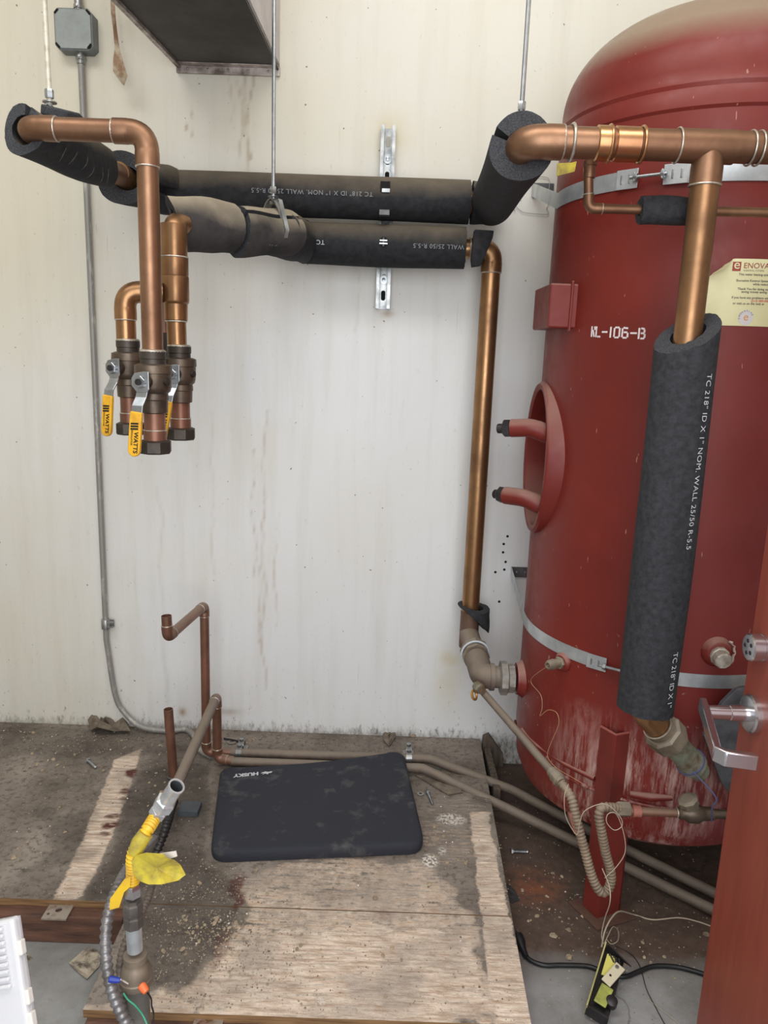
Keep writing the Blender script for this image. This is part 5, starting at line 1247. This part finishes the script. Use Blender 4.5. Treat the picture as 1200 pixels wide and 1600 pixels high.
# two parallel floor lines
def floor_line(p, label, lab_r=.0135):
    root = thing('floor_pipe', label, 'pipe', p[0]); P = fillet(p, .05, 8)
    MB().sweep(P, lab_r, 18).build('pipe', gray_pipe, root, smooth=60); return root
fl1 = floor_line([on(360, 1176, zp), on(672, 1186, zp), on(800, 1234, -.03), on(905, 1290, -.052), on(1135, 1405, -.060)], 'upper of two dusty pipes crossing the deck and running under the tank')
fl2 = floor_line([on(362, 1190, zp), on(520, 1196, zp), on(660, 1200, zp), on(790, 1262, -.02), on(905, 1318, -.060), on(1130, 1430, -.068)], 'lower of two dusty pipes crossing the deck and running under the tank')
def strut_clamp(px, py, lab):
    c = on(px, py, .0); root = thing('pipe_clamp', lab, 'pipe clamp', c)
    MB().box(c+Vector((0, .0, .008)), (.034, .10, .015)).build('clamp_rail', strut_m, root, smooth=0, bevel=.001)
    for dy in (-.018, .018):
        q = c+Vector((0, dy, .0)); pts = [q+Vector((0, .0195*cos(a), .028+.0195*sin(a))) for a in [pi*k/10-.2 for k in range(12)]]
        s = MB().strip(pts, Vector((.018, 0, 0)), .003).build('clamp_band', strut_m, root, smooth=50)
        MB().hexa(q+Vector((0, 0, .048)), (0, 0, 1), 0, .008, .008).build('clamp_bolt', zinc, s)
strut_clamp(376, 1184, 'grey pipe clamp on the deck beside the copper crank')
strut_clamp(638, 1192, 'grey pipe clamp at the right corner of the kneeling pad')
# card under pipes at right
q = [on(650, 1212, .004), on(700, 1206, .004), on(722, 1238, .004), on(700, 1242, .004)]
o = MB().prism(q, (0, 0, .003)).build('board_scrap', rag, smooth=0); tag(o, 'flat dusty board scrap under the bent pipes right of the pad', 'board scrap')

# ------------------------------------------------------------------ kneeling pad
def pad():
    c = [on(345, 1199, .035), on(630, 1172, .062), on(664, 1317, .034), on(329, 1331, .033)]
    root = thing('kneeling_pad', 'thick black foam kneeling pad lying on the plywood deck', 'kneeling pad', (c[0]+c[2])/2)
    # outline: rounded quad with gently curved back edge
    out = []
    def corner(p, a, b, r, n=8):
        da = (a-p).normalized(); db = (b-p).normalized(); p0 = p+da*r; p1 = p+db*r
        return [p0*(1-k/n)**2+p*2*(k/n)*(1-k/n)+p1*(k/n)**2 for k in range(n+1)]
    tl, tr, br_, bl = c
    out += corner(tl, bl, tr, .03)
    for k in range(1, 12):
        t = k/12; p = tl.lerp(tr, t); s = sin(pi*t); p = p+Vector((0, -.016*s, 0)); out.append(p)
    out += corner(tr, tl, br_, .035); out += corner(br_, tr, bl, .045); out += corner(bl, br_, tl, .045)
    n = len(out); ctr = sum(out, Vector())/n; vs = []; lv = [(.004, -.004), (.0015, 0), (.012, 0.002), (.026, 0.001), (.031, -.004), (.033, -.010), (.033, -.03)]
    ztops = []
    for z, off in lv:
        for p in out:
            d = (p-ctr); d.z = 0; d.normalize(); sag = .012*max(0, 1-abs((p.x-c[1].x)/.10))*max(0, 1-abs((p.y-c[1].y)/.12))
            vs.append(Vector((p.x, p.y, z+max(0, p.z-.033)))+d*off)
    fs = [(i*n+k, i*n+(k+1) % n, (i+1)*n+(k+1) % n, (i+1)*n+k) for i in range(len(lv)-1) for k in range(n)]
    fs.append(tuple((len(lv)-1)*n+k for k in range(n))); fs.append(tuple(range(n))[::-1])
    MB().add(vs, fs).build('pad_body', pad_m, root, smooth=60)
    A = (on(358, 1216, .033)-on(420, 1213, .033)); A.z = 0; A.normalize(); T = Vector((0, 0, 1)).cross(A)
    o = on(404, 1207, .0385)
    flat_text('brand_lettering', 'HUSKY', .0225, o, A, T, white_ink, root, bold=.0011, spacing=1.0)
    q = [(0, .002), (.012, .004), (.02, 0), (.03, .004), (.034, .008), (.024, .009), (.030, .016), (.020, .011), (.013, .017), (.011, .011), (.003, .010)]
    MB().add([o-A*.040+A*(x)+T*y+Vector((0, 0, .0006)) for x, y in q], [tuple(range(len(q)))]).build('brand_emblem', white_ink, root, smooth=0)
    from mathutils.bvhtree import BVHTree
    tree = BVHTree.FromPolygons(vs, [tuple(f) for f in fs])
    for ch in root.children:                      # lay the print onto the tilted pad
        if ch.name.startswith('brand'):
            for v in ch.data.vertices:
                hit = tree.ray_cast(Vector((v.co.x, v.co.y, .5)), Vector((0, 0, -1)))
                if hit[0] is not None: v.co.z = hit[0].z+.0007
pad()

# ------------------------------------------------------------------ gas connector, bell reducer, flexible conduits, bottom left
def gas():
    Yg = 1.05
    root = thing('gas_riser', 'grey steel gas riser with bell reducer and union at the bottom left', 'pipe', at(216, 1600, Yg))
    xg = at(214, 1560, Yg).x; z = lambda py: at(214, py, Yg).z
    MB().sweep([(xg, Yg, ZC+.001), (xg, Yg, z(1532))], .0205, 28).build('riser_pipe', mat('grey_riser', (132, 128, 122), .5, .4, (102, 98, 92), 12, .35, .65, .1, 60), root)
    MB().lathe((xg, Yg, z(1534)), (0, 0, 1), [(0, .0205), (0, .0258), (.002, .0268), (.011, .0268), (.013, .0250), (.024, .0240), (.034, .0200), (.040, .0165), (.042, .0165), (.0425, .0188), (.053, .0188), (.054, .0135)], 32).build('bell_reducer', mat('tan_reducer', (142, 128, 112), .55, .3, (112, 100, 88), 20, .35, .65, .15, 80), root)
    MB().sweep([(xg, Yg, z(1484)), (xg-.001, Yg, z(1440))], .0125, 20).build('nipple', galv, root)
    mb = MB().lathe((xg-.001, Yg, z(1446)), (0, 0, 1), [(0, .014), (.001, .0165), (.018, .0160), (.020, .0138), (.025, .0135), (.026, .0162), (.036, .0168), (.042, .0160), (.044, .013), (.050, .0125)], 8)
    mb.build('union', mat('union_grey', (112, 104, 98), .5, .3, (82, 76, 72), 20), root, smooth=25)
    g = thing('gas_connector', 'yellow coated flexible gas connector with chrome nuts, rising from the riser', 'gas hose', (xg, Yg, z(1392)))
    MB().hexa((xg, Yg, z(1400)), (0, 0, 1), 0, .022, .0135, .3).build('flare_nut', chrome, g)
    pts = [Vector((xg, Yg, z(1384))), at(208, 1360, Yg), at(208, 1338, Yg), at(216, 1318, Yg+.005), at(228, 1300, Yg+.01), at(238, 1284, Yg+.03), at(245, 1272, Yg+.045)]
    corrugated('hose_coating', pts, .0095, .0052, .0017, yellow_hose, g)
    q = [at(214, 1312, Yg-.008), at(232, 1292, Yg-.004)]
    MB().sweep([at(211, 1332, Yg-.001), at(217, 1318, Yg), at(228, 1302, Yg+.006)], [.0112, .0130, .0122], 14).build('hose_sleeve', yellow_tag_m, g)
    bright_fit = mat('bright_fitting', (226, 228, 232), .28, .55, (190, 192, 196), 40)
    a = at(246, 1272, Yg+.045); b = at(276, 1228, Yg+.026); d = (b-a).normalized(); Ln = (b-a).length
    MB().lathe(a, d, [(0, .010), (.001, .0152), (.014, .0152), (.016, .012)], 6, .2).build('flare_nut', bright_fit, g, smooth=20)
    MB().lathe(a+d*.017, d, [(0, .012), (.002, .0172), (.020, .0172), (.023, .0135)], 6, .5).build('end_fitting', bright_fit, g, smooth=20)
    MB().lathe(a+d*.038, d, [(0, .0128), (Ln-.044, .0128), (Ln-.041, .0136), (Ln-.038, .0136), (Ln-.038, .0108), (Ln-.070, .0108)], 26, caps=False).build('open_end', bright_fit, g)
    MB().lathe(b-d*.0002, d, [(-.028, 0), (-.028, .0106), (-.002, .0107)], 26, caps=False).build('bore', mat('grey_bore', (92, 94, 98), .5, .6), g)
    # tag
    ty = Yg-.022; out = [(205, 1345), (212, 1337), (228, 1333), (255, 1335), (262, 1342), (272, 1344), (282, 1352), (290, 1367), (278, 1376), (252, 1382), (232, 1382), (216, 1376), (208, 1365)]
    vs = [at(x, y, ty+.012*sin(x*.07)) for x, y in out]
    c_ = sum(vs, Vector())/len(vs); mb = MB(); n = len(vs)
    mb.add([c_]+vs+[c_+Vector((0, .0012, 0))]+[v+Vector((0, .0012, 0)) for v in vs], [(0, 1+k, 1+(k+1) % n) for k in range(n)]+[(n+1, n+2+(k+1) % n, n+2+k) for k in range(n)]+[(1+k, n+2+k, n+2+(k+1) % n, 1+(k+1) % n) for k in range(n)])
    t = mb.build('warning_tag', yellow_tag_m, smooth=0); tag(t, 'dirty yellow warning tag wrapped round the gas connector', 'tag')
    q = [at(250, 1334, ty+.01), at(275, 1330, ty+.01), at(277, 1338, ty+.01), at(262, 1343, ty+.01), at(250, 1338, ty+.01)]
    MB().prism(q, (0, .0012, 0)).build('torn_tag_edge', white_flake, t, smooth=0)
    q = [at(184, 1388, Yg-.018), at(194, 1374, Yg-.018), at(204, 1370, Yg-.018), at(203, 1386, Yg-.018), at(194, 1394, Yg-.018), at(186, 1418, Yg-.018), at(171, 1422, Yg-.018), at(172, 1405, Yg-.018)]
    s = MB().prism(q, (0, .0012, 0)).build('yellow_tape_scrap', yellow_hose, smooth=0); tag(s, 'small torn strip of yellow tape on the flexible conduit beside the union', 'tape')
gas()
def spiral(name, pts, r, m, label, pitch=.011, amp=.0014):
    o = corrugated(name, pts, r, pitch, amp, m, None, 12, 16); return tag(o, label, 'flexible conduit')
spiral('flexible_conduit', [at(207, 1612, 1.00), at(188, 1580, 1.00), at(173, 1540, 1.01), at(165, 1490, 1.03), at(167, 1440, 1.06), at(178, 1400, 1.10), at(197, 1362, 1.17), at(222, 1330, 1.3), at(240, 1312, 1.40)], .0088, flex_gray, 'shiny armoured flexible conduit curving up left of the gas riser')
spiral('flexible_conduit', [at(203, 1600, 1.035), at(191, 1560, 1.035), at(187, 1520, 1.05), at(193, 1482, 1.09), at(207, 1452, 1.13), at(222, 1425, 1.18), at(232, 1402, 1.22), at(238, 1380, 1.27), at(246, 1350, 1.36), at(253, 1335, 1.42)], .0062, mat('braided_flex', (128, 118, 110), .55, .35, (96, 88, 82), 40), 'thinner braided flexible conduit passing behind the gas riser', .009, .0012)
spiral('flexible_conduit', [on(244, 1335, .02), on(250, 1318, .04), on(257, 1300, .055), on(263, 1280, .06), on(268, 1262, .045), on(272, 1252, .03)], .0105, dark_steel, 'dark flexible conduit on the deck behind the yellow hose', .011, .002)
c = on(290, 1268, .0); o = MB().box(c+Vector((.012, .0, .009)), (.055, .05, .017)).build('box_cover_plate', mat('slate_plate', (84, 90, 96), .6, .2, (66, 70, 76), 20), smooth=0, bevel=.001); tag(o, 'slate grey metal block on the deck behind the gas connector', 'metal box')
# wire nuts and wires
a = at(176, 1530, .985); mb = MB().lathe(a-Vector((.006, 0, 0)), (1, 0, -.1), [(0, .0035), (.002, .0052), (.012, .0046), (.018, .0035), (.0182, 0)], 12); o = mb.build('wire_nut', blue, smooth=30); tag(o, 'blue wire nut clipped at the armoured conduit', 'wire nut')
MB().sweep(spline([a+Vector((.012, 0, 0)), at(192, 1532, 1.0), at(200, 1537, 1.01)], 6), .0012, 8).build('wire_end', white_flake, o)
a = at(220, 1538, 1.015); o = MB().lathe(a, (.6, -.4, -.35), [(0, .004), (.002, .0065), (.010, .0062), (.015, .005), (.0152, 0)], 14).build('wire_nut', orange, smooth=30); tag(o, 'orange wire nut on the grey riser pipe', 'wire nut')
wire('loose_wire', [at(193, 1552, 1.015), at(200, 1562, 1.015), at(212, 1572, 1.015), at(224, 1588, 1.015), at(234, 1612, 1.0)], .0015, green, 'green wire lying across the grey riser')
wire('loose_wire', [at(228, 1548, 1.012), at(236, 1560, 1.015), at(237, 1572, 1.015), at(240, 1585, 1.02), at(238, 1612, 1.0)], .0014, black_rubber, 'black wire hanging from the orange wire nut')

# clear plastic blister pack bottom left
def blister_pack():
    Yb = .93; c0 = at(-20, 1436, 1.03); 
    root = thing('blister_pack', 'shiny clear plastic packaging at the bottom left corner', 'plastic packaging', at(0, 1600, .9))
    tr = at(18, 1436, 1.02); br_ = at(44, 1612, .96); L = (tr-br_).length; A = (tr-br_).normalized(); Sd = Vector((-1, .25, 0)); Sd = (Sd-A*Sd.dot(A)).normalized(); Nn = A.cross(Sd)
    if Nn.y > 0: Nn = -Nn
    mb = MB(); mb.box(br_+A*L/2+Sd*.075-Nn*.012, (L, .15, .02), (A, Sd, Nn)); mb.build('outer_shell', blister, root, smooth=0, bevel=.006, bseg=3)
    mb = MB()
    for k in range(9): mb.box(br_+A*(L*.42+k*.0105)+Sd*.055+Nn*.001, (.006, .075, .007), (A, Sd, Nn))
    mb.build('moulded_ribs', blister, root, smooth=0, bevel=.002)
    for a_ in (.22, .66, .02): MB().box(br_+A*(L*a_+.01)-Sd*.002-Nn*.01, (.022, .008, .012), (A, Sd, Nn)).build('snap_tab', mat('tab%d' % int(a_*100), (236, 232, 226), .3), root, smooth=0, bevel=.002)
    MB().box(br_+A*L/2+Sd*.075-Nn*.024, (L*.96, .14, .003), (A, Sd, Nn)).build('backing_card', mat('white_card', (232, 232, 240), .5), root, smooth=0)
blister_pack()

# ------------------------------------------------------------------ scraps and debris
def sheet(name, px, z, m, label, cat, h=.003, crinkle=.006, seed=1):
    rd = random.Random(seed); out = [on(x, y, z) for x, y in px]; n = len(out); c = sum(out, Vector())/n; vs = []; fs = []
    rings = 4
    for j in range(rings+1):
        for p in out: q = c.lerp(p, (j+.001)/rings); vs.append(q+Vector((0, 0, rd.uniform(0, crinkle)+.0005)))
    N_ = len(vs); vs += [Vector((v.x, v.y, v.z-.0012)) if False else v-Vector((0, 0, .001)) for v in vs]
    for L_ in (0, N_):
        for j in range(rings):
            for k in range(n): fs.append((L_+j*n+k, L_+j*n+(k+1) % n, L_+(j+1)*n+(k+1) % n, L_+(j+1)*n+k))
    for k in range(n): fs.append((rings*n+k, rings*n+(k+1) % n, N_+rings*n+(k+1) % n, N_+rings*n+k))
    o = MB().add(vs, fs).build(name, m, smooth=0); return tag(o, label, cat)
sheet('torn_card', [(108, 1508), (130, 1488), (142, 1482), (152, 1486), (160, 1497), (155, 1512), (136, 1533), (122, 1522)], ZC, cardm, 'grimy torn card scrap on the concrete left of the conduits', 'card scrap', crinkle=.006, seed=4)
sheet('crumpled_rag', [(134, 1120), (150, 1122), (196, 1126), (204, 1146), (178, 1148), (152, 1152), (142, 1145)], .004, rag, 'crumpled dusty scrap of cloth at the wall foot under the conduit', 'cloth scrap', crinkle=.045, seed=9)
sheet('paper_scrap', [(98, 1495), (122, 1492), (150, 1498), (126, 1502), (100, 1501)], ZC, white_flake, 'small pale paper flake on the bare concrete near the plastic packaging', 'paper scrap', crinkle=.001, seed=2) if False else None
sheet('paper_scrap', [(32, 1496), (44, 1491), (52, 1498), (42, 1503)], ZC, cardm, 'small pale paper flake beside the plastic packaging', 'paper scrap', crinkle=.001, seed=2)
sheet('leaf_scrap', [(598, 1148), (606, 1140), (618, 1142), (618, 1152), (608, 1167), (600, 1158)], .004, rag, 'curled brown scrap at the wall foot left of the stone chip', 'scrap', crinkle=.012, seed=6)
sheet('torn_tape_scrap', [(786, 1380), (795, 1383), (806, 1394), (812, 1408), (800, 1412), (791, 1406)], ZC, blade_m, 'dark pointed rubber scrap on the concrete beside the deck edge', 'rubber scrap', crinkle=.003, seed=8)
def chip(px, py, z, s, m, seed):
    rd = random.Random(seed); c = on(px, py, z); n = 6; vs = []; 
    for zz, k_ in ((0, 1), (s*.45, .75)):
        for k in range(n): a = 2*pi*k/n; r_ = s*k_*rd.uniform(.6, 1.1); vs.append(c+Vector((cos(a)*r_, sin(a)*r_*.8, zz+rd.uniform(0, s*.12)+.0005)))
    fs = [tuple(range(n))[::-1], tuple(range(n, 2*n))]+[(k, (k+1) % n, n+(k+1) % n, n+k) for k in range(n)]
    return MB().add(vs, fs).build('stone_chip', m, smooth=0)
for i, (x, y, z, s, lab) in enumerate(((636, 1147, 0, .012, 'dark stone chip at the wall foot above the pad corner'), (646, 1150, 0, .014, 'tan stone chip at the wall foot above the pad corner'), (250, 1166, 0, .009, 'pale pinkish pebble on the deck left of the copper stub'), (102, 1301, 0, .006, 'yellowish chip on the grey part of the left deck'), (864, 1463, ZC, .011, 'brown stone chip on the concrete below the tank leg'), (889, 1497, ZC, .011, 'tan stone chip beside the black power cord'), (1103, 1461, ZC, .010, 'yellowish chip on the concrete by the door edge'), (912, 1432, ZC, .008, 'grey chip beside the tank leg plate'))):
    o = chip(x, y, z, s, chip_m if i not in (2, ) else cardm, 50+i); tag(o, lab, 'stone chip')
# loose chips scattered over the deck and concrete, each its own object
rd = random.Random(21); proto = [chip(600+i*3, 1500, 0, .003+.0009*i, chip_m if i else white_flake, 90+i) for i in range(6)]
for p in proto:
    c = on(600+proto.index(p)*3, 1500, 0); p.data.transform(Matrix.Translation(-c)); p.location = c
spots = []
for (cx, cy, sx, sy, n, z) in ((330, 1450, 60, 45, 60, 0), (480, 1400, 160, 35, 14, 0), (700, 1310, 45, 50, 30, 0), (110, 1180, 120, 40, 40, 0), (250, 1230, 50, 60, 34, 0), (500, 1500, 200, 70, 18, 0), (870, 1420, 70, 60, 26, ZC), (60, 1300, 60, 60, 8, 0), (430, 1160, 200, 8, 10, 0), (1010, 1500, 60, 40, 8, ZC)):
    for k in range(n): spots.append((rd.gauss(cx, sx*.5), rd.gauss(cy, sy*.5), z))
k = 0; POLY = {'deck': None}
for (x, y, z) in spots:
    p = on(x, y, z)
    if z == 0 and not (p.y < DW-.02 and ((p.y > 1.53 and p.x < .33) or (1.24 < p.y <= 1.49 and -.52 < p.x < .31))): continue
    if z < 0 and (p.x < .37 or p.y > 2.25): continue
    if 325 < x < 665 and 1180 < y < 1352: continue
    if k < 6: o = proto[k]
    else: o = proto[k % 6].copy(); col.objects.link(o)
    k += 1
    if z == 0: tag(o, 'tiny crumb of debris lying loose on the dirty plywood deck', 'debris', 'crumbs on the plywood deck')
    else: tag(o, 'tiny crumb of debris lying loose on the concrete beside the deck', 'debris', 'crumbs on the concrete')
    o.location = p; o.rotation_euler.z = rd.random()*6; s = rd.uniform(.45, 1.2); o.scale = (s, s, s)
# finest grit: uncountable
mb = MB(); rd = random.Random(4)
for k in range(5200):
    x = rd.uniform(0, 830); y = 1135+465*rd.random()**1.1; z = 0
    if rd.random() < .45: x = rd.gauss(330, 70); y = rd.gauss(1440, 60)
    if rd.random() < .2: x = rd.uniform(0, 740); y = rd.uniform(1132, 1180)
    if 325 < x < 665 and 1180 < y < 1352: continue
    p = on(x, y, 0)
    if not (p.y < DW-.01 and ((p.y > 1.52 and p.x < .34) or (1.23 < p.y <= 1.50 and -.53 < p.x < .31))): continue
    s = rd.uniform(.0008, .0026)*(1.4 if rd.random() < .15 else 1); a = rd.random()*6; dx = Vector((cos(a), sin(a), 0))*s; dy = Vector((-sin(a), cos(a), 0))*s*rd.uniform(.4, 1)
    mb.add([p+dx, p+dy, p-dx, p-dy, p+Vector((0, 0, s*.8+.001))], [(0, 1, 4), (1, 2, 4), (2, 3, 4), (3, 0, 4), (0, 3, 2, 1)])
o = mb.build('deck_grit', grit_m, smooth=0); tag(o, 'fine grit and dust scattered over the plywood deck', 'grit', kind='stuff')
mb = MB()
for k in range(700):
    x = rd.uniform(770, 1110); y = rd.uniform(1200, 1600); p = on(x, y, ZC)
    if p.x < .36 or p.y > 2.3: continue
    s = rd.uniform(.0008, .003); a = rd.random()*6; dx = Vector((cos(a), sin(a), 0))*s; dy = Vector((-sin(a), cos(a), 0))*s*.7
    mb.add([p+dx, p+dy, p-dx, p-dy, p+Vector((0, 0, s*.8))], [(0, 1, 4), (1, 2, 4), (2, 3, 4), (3, 0, 4), (0, 3, 2, 1)])
o = mb.build('floor_grit', grit_m, smooth=0); tag(o, 'fine grit scattered over the concrete floor under the tank', 'grit', kind='stuff')
# hardware lying about
def screw(px0, py0, px1, py1, z, r, label, m=zinc):
    a = on(px0, py0, z+r*1.6); b = on(px1, py1, z+r); d = (b-a).normalized(); L_ = (b-a).length
    root = thing('loose_bolt', label, 'bolt', a)
    MB().hexa(a, d, 0, r*1.4, r*1.9).build('bolt_head', m, root)
    MB().lathe(a+d*r*1.4, d, [(0, r)]+[(t*(L_-r*1.4)/12, r*(1.1 if t % 2 else .9)) for t in range(1, 12)]+[(L_-r*1.4, r*.6)], 12).build('bolt_shank', m, root)
screw(137, 1188, 150, 1200, 0, .0045, 'loose steel bolt lying on the left part of the deck')
screw(668, 1238, 676, 1257, 0, .004, 'loose bolt lying upright below the bent pipes right of the pad')
screw(798, 1330, 826, 1331, ZC, .0045, 'loose bolt lying on the concrete right of the deck edge')
def washer(px, py, z, R, label):
    c = on(px, py, z+.001); o = MB().lathe(c, (0, 0, 1), [(0, R*.45), (0, R), (.0025, R), (.0025, R*.45), (0, R*.45)], 22).build('loose_washer', strut_m, smooth=30); tag(o, label, 'washer')
washer(362, 1160, 0, .0145, 'steel washer on the deck at the wall foot behind the left clamp')
washer(657, 1241, 0, .010, 'small washer on the deck beside the loose upright bolt')
a = on(350, 1154, .004); b = on(377, 1159, .004); o = MB().sweep([a, b], .0035, 8).build('loose_nail', dark_steel); tag(o, 'dark nail lying beside the washer at the wall foot', 'nail')
# holes drilled in the wall and a bent wire hook
for i, (x, y) in enumerate(((793, 838), (787, 850), (786, 863), (790, 878), (788, 890), (774, 894), (780, 940))):
    c = at(x, y, DW-.0005); o = MB().lathe(c, (0, -1, 0), [(0, .0042), (.0012, .0036), (.0014, .0028), (.0004, 0)], 12).build('wall_anchor_hole', slot_dark, wall)
hk = [at(805, 331, DW-.006), at(803, 326, DW-.006), at(806, 323, DW-.006), at(811, 327, DW-.006), at(820, 332, DW-.006), at(850, 335, DW-.006), at(857, 333, DW-.006), at(854, 325, DW-.006), at(857, 318, DW-.006), at(858, 296, DW-.006), at(856, 278, DW-.006), at(830, 276, DW-.006)]
wire('wire_hook', hk, .0009, galv, 'thin bent wire hook on the wall between the foam sleeve and the tank')
